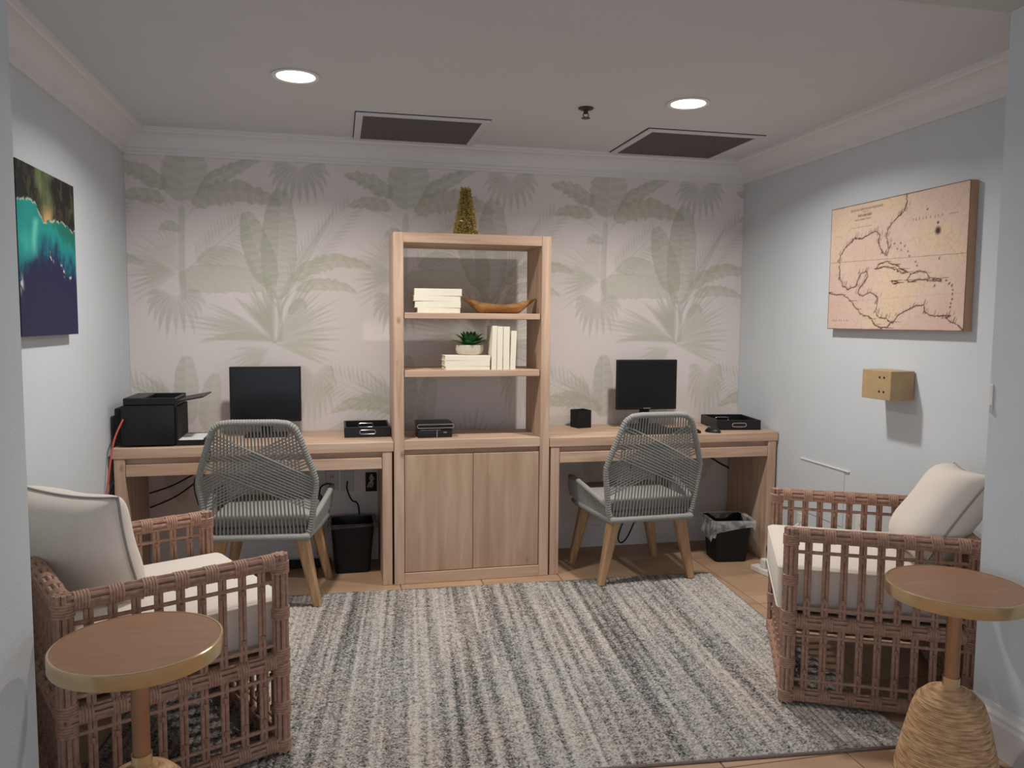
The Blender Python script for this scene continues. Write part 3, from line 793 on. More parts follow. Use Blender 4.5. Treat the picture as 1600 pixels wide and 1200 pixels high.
# ------------------------------------------------------------------ round side tables
def side_table(x, y, label):
    t = thing('side_table', label, 'side table', (x, y, 0), 0, 'round brass-edged side tables')
    R, zt = 0.196, 0.600
    MB().lathe([(0, zt - 0.034), (R - 0.006, zt - 0.034), (R - 0.006, zt - 0.001), (0, zt - 0.001)], 72).build('table_top', M['table_wood'], t, True)
    MB().lathe([(R - 0.0055, zt - 0.038), (R, zt - 0.038), (R + 0.001, zt - 0.036), (R + 0.001, zt - 0.002), (R - 0.001, zt), (R - 0.0055, zt), (R - 0.0055, zt - 0.038)], 72).build('brass_rim', M['brass'], t, True)
    MB().lathe([(0.0, 0.270), (0.021, 0.270), (0.021, zt - 0.035), (0.0, zt - 0.035)], 28).build('column', M['brass_tube'], t, True)
    MB().lathe([(0.022, 0.276), (0.0245, 0.276), (0.0245, 0.312), (0.022, 0.312), (0.022, 0.276)], 28).build('ferrule', M['brass'], t, True)
    prof = [(0.0, 0.0), (0.150, 0.0)]
    key = [(0.150, 0.0), (0.142, 0.05), (0.124, 0.13), (0.108, 0.20), (0.094, 0.238), (0.068, 0.264), (0.0, 0.292)]
    zz = [k[1] for k in key]; rr = [k[0] for k in key]
    nturn = 46
    for k in range(nturn * 3):
        z = 0.286 * k / (nturn * 3); r = np.interp(z, zz, rr)
        prof.append((float(r) - 0.0022 * (1 - abs(math.sin(math.pi * k / 3))), z))
    prof += [(0.02, 0.288), (0.0, 0.288)]
    MB().lathe(prof, 48).build('wound_base', M['jute'], t, True)
side_table(0.604, -2.537, 'round brass-edged side table before the armchair under the blue-green canvas')
side_table(2.918, -2.579, 'round brass-edged side table before the armchair under the old map')

# ------------------------------------------------------------------ canvases
def canvas(name, x, ya, yb, z0, z1, side, cols, edge, label, cat):
    """box canvas hung on a side wall; print u runs left to right for someone facing it"""
    t = thing(name, label, cat, (x, (ya + yb) / 2, z0))
    h = abs(yb - ya) / 2; H = z1 - z0; dp = 0.038
    MB().box((0 if side > 0 else 0, -h, 0), (side * dp, h, H), 0.002).build('stretcher_box', edge, t)
    nv, nu = cols.shape[:2]
    def xyz(u, v):
        yy = (-h + u * 2 * h) if side > 0 else (h - u * 2 * h)
        return np.stack([np.full_like(u, side * (dp + 0.0008)), yy, v * H], -1)
    printed_grid('printed_face', cols, xyz, nu, nv, M['print'], t)
    return t
def smooth_noise(h, w, cells, seed, octaves=4):
    r = np.random.default_rng(seed); out = np.zeros((h, w)); amp = 1.0; tot = 0
    for o in range(octaves):
        g = r.random((cells[0] * 2 ** o + 2, cells[1] * 2 ** o + 2))
        yy = np.linspace(0, cells[0] * 2 ** o, h); xx = np.linspace(0, cells[1] * 2 ** o, w)
        i = yy.astype(int); j = xx.astype(int); fy = (yy - i)[:, None]; fx = (xx - j)[None]
        fy = fy * fy * (3 - 2 * fy); fx = fx * fx * (3 - 2 * fx)
        a = g[np.ix_(i, j)]; b_ = g[np.ix_(i, j + 1)]; c = g[np.ix_(i + 1, j)]; d = g[np.ix_(i + 1, j + 1)]
        out += amp * (a * (1 - fy) * (1 - fx) + b_ * (1 - fy) * fx + c * fy * (1 - fx) + d * fy * fx); tot += amp; amp *= 0.55
    return out / tot
def blend(img, col, a):
    a = np.clip(a, 0, 1)[..., None]; return img * (1 - a) + np.array(col, float) * a
def seg_dist(U, V_, poly, asp):
    best = np.full(U.shape, 9.0)
    for (a, b_), (c, d) in zip(poly, poly[1:]):
        ax, ay, bx, by = a * asp, b_, c * asp, d; dx, dy = bx - ax, by - ay
        tt = np.clip(((U * asp - ax) * dx + (V_ - ay) * dy) / (dx * dx + dy * dy + 1e-12), 0, 1)
        best = np.minimum(best, np.hypot(U * asp - ax - tt * dx, V_ - ay - tt * dy))
    return best
# aerial picture of a coast
n = 200
U, Vv = np.meshgrid(np.linspace(0, 1, n), np.linspace(0, 1, n))
N1, N2, N3 = smooth_noise(n, n, (5, 5), 1), smooth_noise(n, n, (10, 16), 2), smooth_noise(n, n, (24, 24), 3)
shore = np.interp(U, [0, .27, .37, .5, .68, .85, 1], [.78, .80, .70, .70, .735, .72, .69]) + (N2 - .5) * .06
deep = np.interp(U, [0, .12, .25, .43, .6, .75, 1], [.31, .36, .42, .46, .47, .42, .37]) + (N2 - .5) * .16 + (N1 - .5) * .1
img = np.zeros((n, n, 3)) + np.array((34, 36, 70.))
img = blend(img, (46, 44, 74), 1 - Vv * 2.2)
sh = np.clip((Vv - deep) / 0.09, 0, 1)
img = blend(img, (20, 92, 112), sh); img = blend(img, (28, 146, 138), np.clip((Vv - deep - .05) / .12, 0, 1) * (0.4 + 1.0 * N1))
img = blend(img, (26, 96, 84), np.clip((Vv - deep - .14) / .1, 0, 1) * np.clip(U * 1.3 - .2, 0, .8))
img = blend(img, (122, 206, 186), np.exp(-((U - .29 - .05 * np.sin(Vv * 9)) / .045) ** 2) * np.clip((Vv - .44) / .1, 0, 1) * np.clip((.72 - Vv) / .04, 0, 1) * .75)
img = blend(img, (70, 182, 172), np.exp(-((U - .13) / .10) ** 2) * np.clip((Vv - .42) / .1, 0, 1) * np.clip((.66 - Vv) / .1, 0, 1) * (.2 + N2))
land = np.clip((Vv - shore) / 0.012, 0, 1)
img = blend(img, (33, 30, 29), land); img = blend(img, (66, 58, 46), land * np.clip((N3 - .58) * 12, 0, .7)); img = blend(img, (84, 92, 64), land * np.clip((N2 - .6) * 7, 0, .5))
riv = np.exp(-((U - np.interp(Vv, [.68, .8, 1], [.52, .47, .44]) - .03 * np.sin(Vv * 25)) / np.interp(Vv, [.68, .8, 1], [.07, .11, .14])) ** 4) * land
img = blend(img, (112, 128, 84), riv * (.35 + .7 * N2)); img = blend(img, (206, 160, 110), riv * np.clip((.82 - Vv) / .1, 0, 1) * .9)
img = blend(img, (206, 190, 156), np.exp(-((Vv - shore) / .007) ** 2) * (N3 > .42) * .9)
reef = np.exp(-((Vv - (deep + .02)) / .02) ** 2) * (U > .5) * (N3 > .6)
img = blend(img, (226, 214, 200), reef * .9)
img = blend(img, (200, 206, 200), np.exp(-(((U - .03) / .03) ** 2 + ((Vv - .30) / .05) ** 2)) * (N3 > .5))
canvas('canvas_print', 0.0, -1.579, -0.976, 1.321, 1.923, 1, img, M['canvas_edge_dark'], 'square canvas print of a turquoise coast fading to deep navy water', 'wall art')

# antique sea chart
n, mw = 260, 390
U, Vv = np.meshgrid(np.linspace(0, 1, mw), np.linspace(0, 1, n)); asp = 1.5
N1, N2, N3 = smooth_noise(n, mw, (3, 4), 11), smooth_noise(n, mw, (14, 20), 12), smooth_noise(n, mw, (60, 90), 13, 2)
img = np.zeros((n, mw, 3)) + np.array((214, 191, 175.))
img = blend(img, (222, 196, 162), np.clip((N1 - .5) * 3, 0, .6)); img = blend(img, (210, 180, 168), np.clip((.5 - N1) * 3, 0, .8)); img = blend(img, (200, 164, 142), np.clip((N3 - .55) * 2, 0, .35))
coast = [(.596,.99),(.605,.909),(.581,.872),(.55,.846),(.498,.801),(.472,.761),(.463,.708),(.484,.66),(.489,.616),(.469,.562),(.445,.582),(.426,.635),(.407,.682),(.411,.726),(.387,.758),(.34,.748),(.281,.728),(.218,.737),(.181,.701),(.131,.666),(.099,.615),(.081,.556),(.097,.482),(.099,.408),(.134,.356),(.181,.329),(.238,.344),(.258,.397),(.272,.443),(.315,.452),(.329,.415),(.306,.37),(.276,.336),(.253,.29),(.297,.264),(.346,.286),(.394,.278),(.418,.248),(.414,.202),(.409,.132),(.436,.097),(.494,.091),(.535,.051),(.571,.108),(.614,.136),(.655,.157),(.696,.178),(.746,.183),(.759,.123),(.819,.102),(.922,.107),(.886,.086),(.934,.055),(.999,.01)]
pacific = [(-.001,.307),(.062,.286),(.143,.282),(.197,.231),(.263,.163),(.315,.109),(.377,.085),(.409,.044),(.451,.021),(.497,.016),(.529,.062)]
isles = [[(.398,.473),(.42,.506),(.476,.517),(.533,.489),(.589,.451),(.632,.426),(.59,.424),(.545,.455),(.501,.47),(.455,.48),(.398,.473)],
         [(.624,.366),(.654,.413),(.694,.421),(.745,.411),(.771,.372),(.763,.352),(.697,.362),(.646,.351),(.624,.366)],
         [(.516,.368),(.549,.371),(.572,.353),(.539,.35),(.516,.368)], [(.796,.36),(.862,.366),(.859,.348),(.802,.349),(.796,.36)]]
INK = (78, 58, 50)
wob = (N2 - .5) * .03 + (N3 - .5) * .008
for poly in [coast, pacific] + isles:
    d = seg_dist(U + wob, Vv + wob * .8, poly, asp)
    img = blend(img, (176, 140, 122), np.exp(-(d / .012) ** 2) * .45 * (N3 > .45)); img = blend(img, INK, np.clip((.0052 - d) / .003, 0, 1) * (.65 + .6 * N2))
    for k in range(len(poly) * 5):                      # place names written off the shore
        a = random.choice(poly); q = random.uniform(-1, 1); l = random.uniform(.012, .045)
        d2 = seg_dist(U, Vv, [(a[0] + q * .02, a[1]), (a[0] + q * .02 + (l if poly is not coast else l * .3), a[1] + (0 if poly is not coast else l))], asp)
        img = blend(img, INK, np.clip((.0030 - d2) / .0025, 0, 1) * .6)
for (a, b_) in [(.882,.344),(.902,.323),(.92,.311),(.927,.28),(.924,.25),(.925,.219),(.918,.189),(.915,.163),(.526,.644),(.57,.643),(.602,.623),(.625,.577),(.637,.544),(.681,.496),(.692,.469),(.55,.608),(.577,.594),(.813,.317),(.836,.506),(.743,.857)]:
    d = np.hypot((U - a) * asp + (N3 - .5) * .02, Vv - b_ + (N3 - .5) * .02); img = blend(img, INK, np.clip((.011 - d) / .006, 0, 1) * .7)
for poly, al in (([(.0, .555), (1, .52)], .55), ([(.3, 0), (.31, 1)], .12), ([(.7, 0), (.7, 1)], .12), ([(0, .22), (1, .26)], .12), ([(.817, .697), (1, .95)], .15), ([(.817, .697), (.5, .62)], .15), ([(.817, .697), (.95, .5)], .15)):
    img = blend(img, INK, np.clip((.003 - seg_dist(U, Vv, poly, asp)) / .003, 0, 1) * al)
d = np.hypot((U - .817) * asp, Vv - .697); img = blend(img, INK, np.clip((.036 - d) / .01, 0, 1) * .45); img = blend(img, (70, 46, 52), np.clip((.022 - d) / .006, 0, 1) * .9); img = blend(img, INK, np.clip((.012 - np.hypot((U - .815) * asp, Vv - .752)) / .005, 0, 1) * .9)
def scribble(img, u0, u1, v, h, al, gap=.012):
    u = u0
    while u < u1:
        l = random.uniform(.004, .012)
        d = seg_dist(U, Vv, [(u, v - h), (u + l * .5, v + h), (u + l, v - h)], asp)
        img = blend(img, INK, np.clip((.0032 - d) / .003, 0, 1) * al); u += l + gap * random.uniform(.2, .6)
    return img
for u0, u1, v, h, al, gp in ((.167, .425, .953, .008, .75, .006), (.27, .31, .93, .004, .6, .01), (.231, .34, .905, .009, .85, .004), (.207, .336, .874, .006, .6, .006), (.171, .338, .815, .003, .45, .01),
                          (.646, .854, .801, .009, .6, .05), (.04, .196, .072, .007, .55, .03), (.88, .93, .80, .003, .5, .01), (.05, .14, .45, .003, .4, .02)):
    img = scribble(img, u0, u1, v, h, al, gp)
rag = np.minimum(np.minimum(U * asp, (1 - U) * asp), np.minimum(Vv, 1 - Vv))
img = blend(img, (92, 66, 54), np.clip((.006 + .004 * N2 - rag) / .004, 0, 1) * .8)
canvas('map_canvas', W, -1.8676, -0.9684, 1.360, 1.961, -1, img, M['canvas_edge_tan'], 'wide canvas of an antique brown sea chart', 'wall art')

# ------------------------------------------------------------------ fittings on the walls
t = thing('wall_box', 'tan wooden block lamp with four small holes below the map', 'wall lamp', (W, -1.45, 1.05))
MB().box((-0.125, -0.118, 0.0), (-0.004, 0.075, 0.130), 0.002).build('housing', M['gold_box'], t)
mb = MB().box((-0.004, -0.06, 0.02), (0.0, 0.03, 0.11)).build('wall_plate', M['white_plastic'], t)
for yy in (-0.045, -0.075):
    for zz in (0.036, 0.100):
        o = MB().lathe([(0, 0), (0.005, 0), (0.005, 0.0015), (0, 0.0015)], 12, axis='x').build('screw_hole', M['gap'], t); o.location = (-0.1265, yy, zz)
t = thing('access_panel', 'flush painted access panel low on the map wall with a pale upper lip', 'wall panel', (W, -0.93, 0.36))
MB().box((-0.003, -0.175, 0.0), (0.0, 0.205, 0.285), 0.001).build('door', M['wall_paint'], t)
MB().box((-0.008, -0.214, 0.286), (0.0, 0.210, 0.290)).build('upper_lip', M['trim'], t)
def outlet(name, loc, ax, label, mat=None, holes=True, w=0.036):
    t = thing(name, label, 'outlet', loc)
    if ax == 'y':
        MB().box((-w, -0.006, -0.058), (w, 0, 0.058), 0.002).build('cover_plate', mat or M['outlet'], t)
        if holes:
            for z in (-0.022, 0.022):
                MB().box((-0.015, -0.008, z - 0.014), (0.015, -0.006, z + 0.014), 0.001).build('socket_face', M['outlet'], t)
                MB().box((-0.008, -0.0085, z - 0.006), (-0.004, -0.0078, z + 0.006)).build('slot', M['gap'], t)
                MB().box((0.004, -0.0085, z - 0.006), (0.008, -0.0078, z + 0.006)).build('slot', M['gap'], t)
    else:
        MB().box((-0.006, -w, -0.058), (0, w, 0.058), 0.002).build('cover_plate', M['white_plastic'], t)
        for z in (-0.022, 0.022): MB().lathe([(0, 0), (0.014, 0), (0.012, 0.004), (0, 0.004)], 14, axis='x').build('safety_cap', M['white_plastic'], t, True, loc=(-0.0095, 0, z))
    return t
outlet('wall_outlet', (1.052, -0.0013, 0.47), 'y', 'grey wall outlet under the printer desk, next to the plugged cord')
outlet('cord_outlet', (1.138, -0.0013, 0.465), 'y', 'grey wall plate under the printer desk with a cord hanging from it', holes=False)
t = thing('junction_box', 'open dark junction box with loose wires under the printer desk', 'junction box', (1.272, -0.0013, 0.455))
MB().box((-0.032, -0.012, -0.055), (0.032, 0, 0.055), 0.002).build('box', M['black_matte'], t)
mb = MB(); 
for k in range(3): mb.tube([(-0.02 + k * .012, -0.012, -0.03), (-0.01 + k * .01, -0.024, 0.0), (0.015 - k * .012, -0.022, 0.02), (0.0, -0.012, 0.045)], 0.004, 6)
mb.build('wires', M['outlet'], t, True)
outlet('capped_outlet', (W, -0.745, 0.285), 'x', 'white wall outlet behind the map-side armchair close to the desk')
outlet('capped_outlet', (W, -1.245, 0.40), 'x', 'white capped wall outlet under the access panel behind the map-side armchair')
t = thing('latch_plate', 'small narrow white latch plate on the pier edge by the map wall', 'latch', (PR, -2.414, 1.15))
MB().box((-0.005, -0.008, -0.045), (0, 0.006, 0.045), 0.002).build('plate', M['white_plastic'], t)
MB().box((-0.009, -0.004, -0.042), (-0.005, 0.003, -0.020), 0.001).build('catch', M['white_plastic'], t)

# ------------------------------------------------------------------ on the shelves
GB = 'blank cream books on the bookcase'
def book_flat(x, y, z, l, d, h, rz, label):
    t = thing('book', label, 'book', (x, y, z), rz, GB); c = 0.003
    MB().box((-l / 2 + .003, -d / 2 + .001, c), (l / 2 - .003, d / 2 - .004, h - c)).build('pages', M['pages'], t)
    mb = MB().box((-l / 2, -d / 2, 0), (l / 2, d / 2, c), .001).box((-l / 2, -d / 2, h - c), (l / 2, d / 2, h), .001).box((-l / 2, -d / 2 - .002, 0), (l / 2, -d / 2 + .001, h), .001)
    mb.build('cover', M['book'], t)
ys = -0.395; z = 1.427
for (x, l, h, rz, lb) in ((1.605, .222, .026, .01, 'thin cream book at the bottom of the stack of four beside the wooden bowl'), (1.602, .238, .034, -.015, 'cream book third from top in the stack of four beside the wooden bowl'),
                          (1.596, .242, .027, .02, 'cream book second from top in the stack of four beside the wooden bowl'), (1.603, .246, .037, -.01, 'thick cream book on top of the stack of four beside the wooden bowl')):
    book_flat(x, ys, z, l, .165, h, rz, lb); z += h + .0004
z = 1.130
for (x, l, h, rz, lb) in ((1.758, .236, .018, .004, 'thin cream book at the bottom of the stack under the succulent'), (1.757, .240, .030, -.006, 'cream book in the middle of the stack under the succulent'), (1.758, .240, .026, .006, 'cream book directly under the succulent pot')):
    book_flat(x, ys, z, l, .165, h, rz, lb); z += h + .0004
ZPOT = z
x = 1.884
for (w, h, tilt, lb) in ((.026, .232, .02, 'upright cream book touching the lying book stack'), (.030, .229, .01, 'second upright cream book from the succulent'), (.034, .228, .006, 'third upright cream book from the succulent'), (.029, .206, .035, 'shortest upright cream book leaning at the end of the row')):
    t = thing('book', lb, 'book', (x + w / 2, -.40, 1.130), 0, GB); t.rotation_euler = (0, tilt, 0)
    MB().box((-w / 2 + .003, -.078, .002), (w / 2 - .003, .072, h - .003)).build('pages', M['pages'], t)
    MB().box((-w / 2, -.08, 0), (-w / 2 + .003, .075, h), .001).box((w / 2 - .003, -.08, 0), (w / 2, .075, h), .001).box((-w / 2, -.083, 0), (w / 2, -.078, h), .001).build('cover', M['book'], t)
    x += w + .0035

t = thing('succulent', 'green succulent in a low stone pot on the lying books', 'potted plant', (1.784, -.375, ZPOT))
MB().lathe([(0, 0), (.058, 0), (.068, .008), (.076, .03), (.074, .052), (.069, .054), (.066, .044), (0, .042)], 36).build('pot', M['pot'], t, True)
MB().lathe([(0, .040), (.064, .040), (.05, .047), (0, .052)], 20).build('soil', M['tinsel_core'], t, True)
V = []
for i in range(7):
    f = i / 6; w = .017 * math.sin(math.pi * (.12 + .86 * f) ** .85) + .0015; zz = .012 * math.sin(f * 1.6)
    for a, b_ in ((-1, .35), (0, -.18), (1, .35), (0, .5)): V.append((a * w, f * .088, zz + b_ * w * .6))
lm = MB(); lm.grid(V, 7, 4)
for i in range(6): lm.f.append((i * 4 + 3, (i + 1) * 4 + 3, (i + 1) * 4, i * 4))
leaf_me = lm.mesh('leaf', True)
for k in range(30):
    lay = k // 10; a = 2 * math.pi * (k % 10) / 10 + lay * .33
    o = link('leaf', leaf_me, M['leaf'], t, (.012 * math.cos(a), .012 * math.sin(a), .05 + .006 * lay))
    el = (.22, .62, 1.05)[lay] + random.uniform(-.1, .1); o.rotation_euler = (el, random.uniform(-.15, .15), a - math.pi / 2); s = (1.08, .95, .78)[lay]; o.scale = (s, s, s)

V = []; nt_, nc = 33, 14
def bowl_sec(tt, inner):
    x = .205 * tt; rim = .047 + .038 * abs(tt) ** 1.7; bot = max(0.0, (abs(x) - .108) / .097) * .080
    w = .062 * math.sqrt(max(0, 1 - tt * tt)) ** 1.2 + .0012
    if inner: bot = bot + .010 + .01 * (1 - tt * tt); w -= .005 if w > .008 else 0
    bot = min(bot, rim - .001)
    return x, rim, bot, max(w, .0006)
for i in range(nt_):
    tt = -1 + 2 * i / (nt_ - 1)
    for inner in (0, 1):
        x, rim, bot, w = bowl_sec(tt, inner)
        for k in range(nc):
            a = math.pi * k / (nc - 1) if not inner else math.pi * (1 - k / (nc - 1))
            V.append((x, -w * math.cos(a), rim - (rim - bot) * max(0.0, math.sin(a)) ** .75))
mb = MB(); F = []; n2 = nc * 2
for i in range(nt_ - 1):
    for k in range(n2): F.append((i * n2 + k, i * n2 + (k + 1) % n2, (i + 1) * n2 + (k + 1) % n2, (i + 1) * n2 + k))
mb.add(V, F); o = mb.build('wooden_bowl', M['bowl_wood'], None, True, (1.9425, -.385, 1.4272))
tag(o, 'long boat-shaped wooden bowl with upswept ends on the bookcase', 'bowl')

t = thing('tinsel_tree', 'small gold tinsel cone tree standing on top of the bookcase', 'decoration', (1.768, -.33, SH))
MB().lathe([(0, 0), (.052, 0), (.050, .01), (.012, .25), (0, .255)], 20).build('cone', M['tinsel_core'], t, True)
mb = MB()
for k in range(3600):
    h = .258 * (1 - math.sqrt(random.random()) * .999); h = .004 + .256 * random.random() ** 1.25; r0 = .072 * (1 - h / .30) + .008
    a = random.uniform(0, 6.283); l = random.uniform(.008, .020); w = .0013
    p = Vector((r0 * .75 * math.cos(a), r0 * .75 * math.sin(a), h))
    d = Vector((math.cos(a + random.uniform(-.9, .9)), math.sin(a + random.uniform(-.9, .9)), random.uniform(-.5, .8))).normalized() * l
    s = d.cross(Vector((random.random() - .5, random.random() - .5, random.random() - .5))).normalized() * w
    mb.add([p - s, p + s, p + d + s, p + d - s], [(0, 1, 2, 3)])
mb.build('tinsel', M['tinsel'], t, kind='stuff')
mb = MB()
for k in range(260):
    h = .006 + .25 * random.random() ** 1.2; r0 = .074 * (1 - h / .30) + .008; a = random.uniform(0, 6.283); q = .0022
    p = Vector((r0 * math.cos(a), r0 * math.sin(a), h)); d = Vector((random.random() - .5, random.random() - .5, random.random() - .5)).normalized() * q; e_ = d.orthogonal().normalized() * q
    mb.add([p - d, p + e_, p + d, p - e_], [(0, 1, 2, 3)])
mb.build('painted_sparkle', M['paper'], t, kind='stuff')  # plain white flecks standing in for glints of light on the tinsel

t = thing('black_device', 'small black box device with chrome bands on the bookcase counter', 'device', (1.590, -.375, .766), .03)
MB().box((-.092, -.055, 0), (.092, .07, .046), .004, 2).build('lower_box', M['black'], t, True)
MB().box((-.094, -.058, .050), (.094, .07, .083), .006, 2).build('upper_box', M['black'], t, True)
loop = [(-.090, -.0605, .053), (.095, -.0605, .053), (.098, -.0605, .057), (.098, -.0605, .068), (.095, -.0605, .072), (-.090, -.0605, .072), (-.095, -.0605, .067), (-.095, -.0605, .058)]
MB().tube(loop, .0026, 8, closed=True).build('chrome_band', M['chrome'], t, True)
MB().box((-.080, -.0575, .0405), (.030, -.054, .0435), .001).build('chrome_strip', M['chrome'], t)
MB().box((.008, -.0572, .004), (.012, -.054, .038), .001).build('divider', M['chrome'], t)
MB().tube([(.044, -.0565, .028), (.062, -.0565, .028)], .0035, 8).build('badge', M['chrome'], t, True)

# ------------------------------------------------------------------ on the desks
def monitor(x, y, w, z0, z1, rz, label):
    t = thing('monitor', label, 'monitor', (x, y, .76), rz, 'desk monitors'); a, b_ = z0 - .76, z1 - .76
    MB().box((-w / 2, 0, a), (w / 2, .030, b_), .004, 2).build('casing', M['black_matte'], t)
    MB().box((-w / 2 + .010, -.0015, a + .018), (w / 2 - .010, .001, b_ - .010)).build('screen', M['screen'], t)
    MB().box((-.022, -.002, a + .006), (.022, .0005, a + .011)).build('maker_mark', M['chrome'], t)
    MB().box((-w / 4, .028, a + .05), (w / 4, .055, b_ - .05), .008, 2).build('rear_shell', M['black_matte'], t)
    MB().box((-.03, .032, .008), (.03, .048, a + .09), .003).build('stand_neck', M['black_matte'], t)
    MB().box((-.11, -.05, 0), (.11, .11, .010), .004, 2).build('stand_foot', M['black_matte'], t)
monitor(.712, -.19, .366, .838, 1.135, .02, 'black monitor on the desk with the printer')
monitor(2.885, -.19, .376, .868, 1.165, -.01, 'black monitor on the desk with the mouse')

def tray(x, y, rz, w, d, h, label):
    t = thing('letter_tray', label, 'tray', (x, y, .76), rz, 'black desk trays')
    MB().box((-w / 2, -d / 2, 0), (w / 2, d / 2, .006), .001).build('base', M['black'], t)
    for a, b_ in (((-w / 2, -d / 2, .006), (w / 2, -d / 2 + .01, h)), ((-w / 2, d / 2 - .01, .006), (w / 2, d / 2, h)), ((-w / 2, -d / 2 + .01, .006), (-w / 2 + .01, d / 2 - .01, h)), ((w / 2 - .01, -d / 2 + .01, .006), (w / 2, d / 2 - .01, h))):
        MB().box(a, b_, .002).build('wall', M['black'], t)
    for yy in (-d / 2 - .001, d / 2 - .011):
        path = []
        for k in range(20):
            q = 2 * math.pi * k / 20; path.append(((.030 if math.cos(q) > 0 else -.030) * (1 if abs(math.cos(q)) > .01 else 0) + .012 * math.cos(q), yy, h * .52 + .011 * math.sin(q)))
        MB().tube(path, .0022, 6, closed=True).build('handle_ring', M['chrome'], t, True)
tray(1.243, -.170, .0, .245, .29, .056, 'black tray with oval grip rings between the monitor and bookcase, printer desk')
tray(3.405, -.235, -.13, .262, .30, .058, 'black tray with oval grip rings in the corner by the map wall')

t = thing('pen_cube', 'small plain black cube on the desk beside the bookcase', 'container', (2.500, -.110, .76), .25)
mb = MB(); q = .045; hh = .105
mb.box((-q, -q, 0), (q, q, .006)).box((-q, -q, .006), (q, -q + .004, hh)).box((-q, q - .004, .006), (q, q, hh)).box((-q, -q + .004, .006), (-q + .004, q - .004, hh)).box((q - .004, -q + .004, .006), (q, q - .004, hh))
mb.build('body', M['black_matte'], t)

t = thing('computer_mouse', 'black computer mouse in front of the corner tray', 'mouse', (3.190, -.440, .76), .5)
prof = MB(); V = []
for i in range(9):
    a = math.pi * i / 8
    for k in range(16):
        b_ = 2 * math.pi * k / 16; V.append((.030 * math.sin(a) * math.cos(b_), -.052 * math.cos(a), max(0, .030 * math.sin(a) * math.sin(b_)) if True else 0))
mb = MB()
for i in range(8):
    for k in range(16): mb.f.append((i * 16 + k, i * 16 + (k + 1) % 16, (i + 1) * 16 + (k + 1) % 16, (i + 1) * 16 + k))
mb.v = V; mb.build('shell', M['black'], t, True)
MB().tube([(0, .022, .029), (0, .036, .025)], .004, 8).build('wheel', M['chrome'], t, True)
t = thing('keyboard', 'black keyboard on the desk behind the rope chair', 'keyboard', (2.885, -.412, .76), 0)
MB().box((-.215, -.065, 0), (.215, .065, .016), .004, 2).build('deck', M['black'], t)
key_me = MB().box((-.0085, -.0085, 0), (.0085, .0085, .006), .0015).mesh('key')
for r in range(5):
    for c in range(20): link('key', key_me, M['black_matte'], t, (-.2 + c * .021, -.045 + r * .0225, .0155))
# printer: long side to the room, delivers to the right
t = thing('printer', 'black desktop printer with open flap and paper tray', 'printer', (.185, -.315, .76))
a, b_, c = -.125, .120, .150     # x range, half depth
MB().box((a, -c, .008), (b_, c, .205), .008, 2).build('body', M['black'], t, True)
mb = MB().box((a + .012, -c + .004, .205), (b_ + .004, -c + .020, .240), .004).box((a + .012, c - .02, .205), (b_ + .004, c - .004, .240), .004)
mb.box((a + .012, -c + .02, .205), (a + .10, c - .02, .240), .004).box((b_ - .012, -c + .02, .205), (b_ + .004, c - .02, .236), .004).box((a + .10, -c + .02, .205), (b_ - .012, c - .02, .212))
mb.build('top_cover', M['black'], t)
MB().box((a - .035, -c + .03, .02), (a, c - .03, .190), .008, 2).build('rear_cover', M['black_matte'], t)
mb = MB(); mb.box((0, -.135, 0), (.135, .135, .007), .002); fo = mb.build('output_flap', M['black'], t); fo.location = (b_, 0, .215); fo.rotation_euler = (0, math.radians(-10), 0)
MB().box((b_, -c + .012, .03), (b_ + .012, c - .012, .195), .002).build('front_panel', M['black_matte'], t)
mb = MB().box((b_ - .002, -.135, 0), (b_ + .135, .135, .007), .001).box((b_ + .004, -.135, .007), (b_ + .135, -.129, .028)).box((b_ + .004, .129, .007), (b_ + .135, .135, .028)).box((b_ + .129, -.129, .007), (b_ + .135, .129, .034))
mb.build('paper_tray', M['black'], t)
MB().box((b_ + .004, -.118, .009), (b_ + .126, .118, .027), .001).build('paper_stack', M['paper'], t)

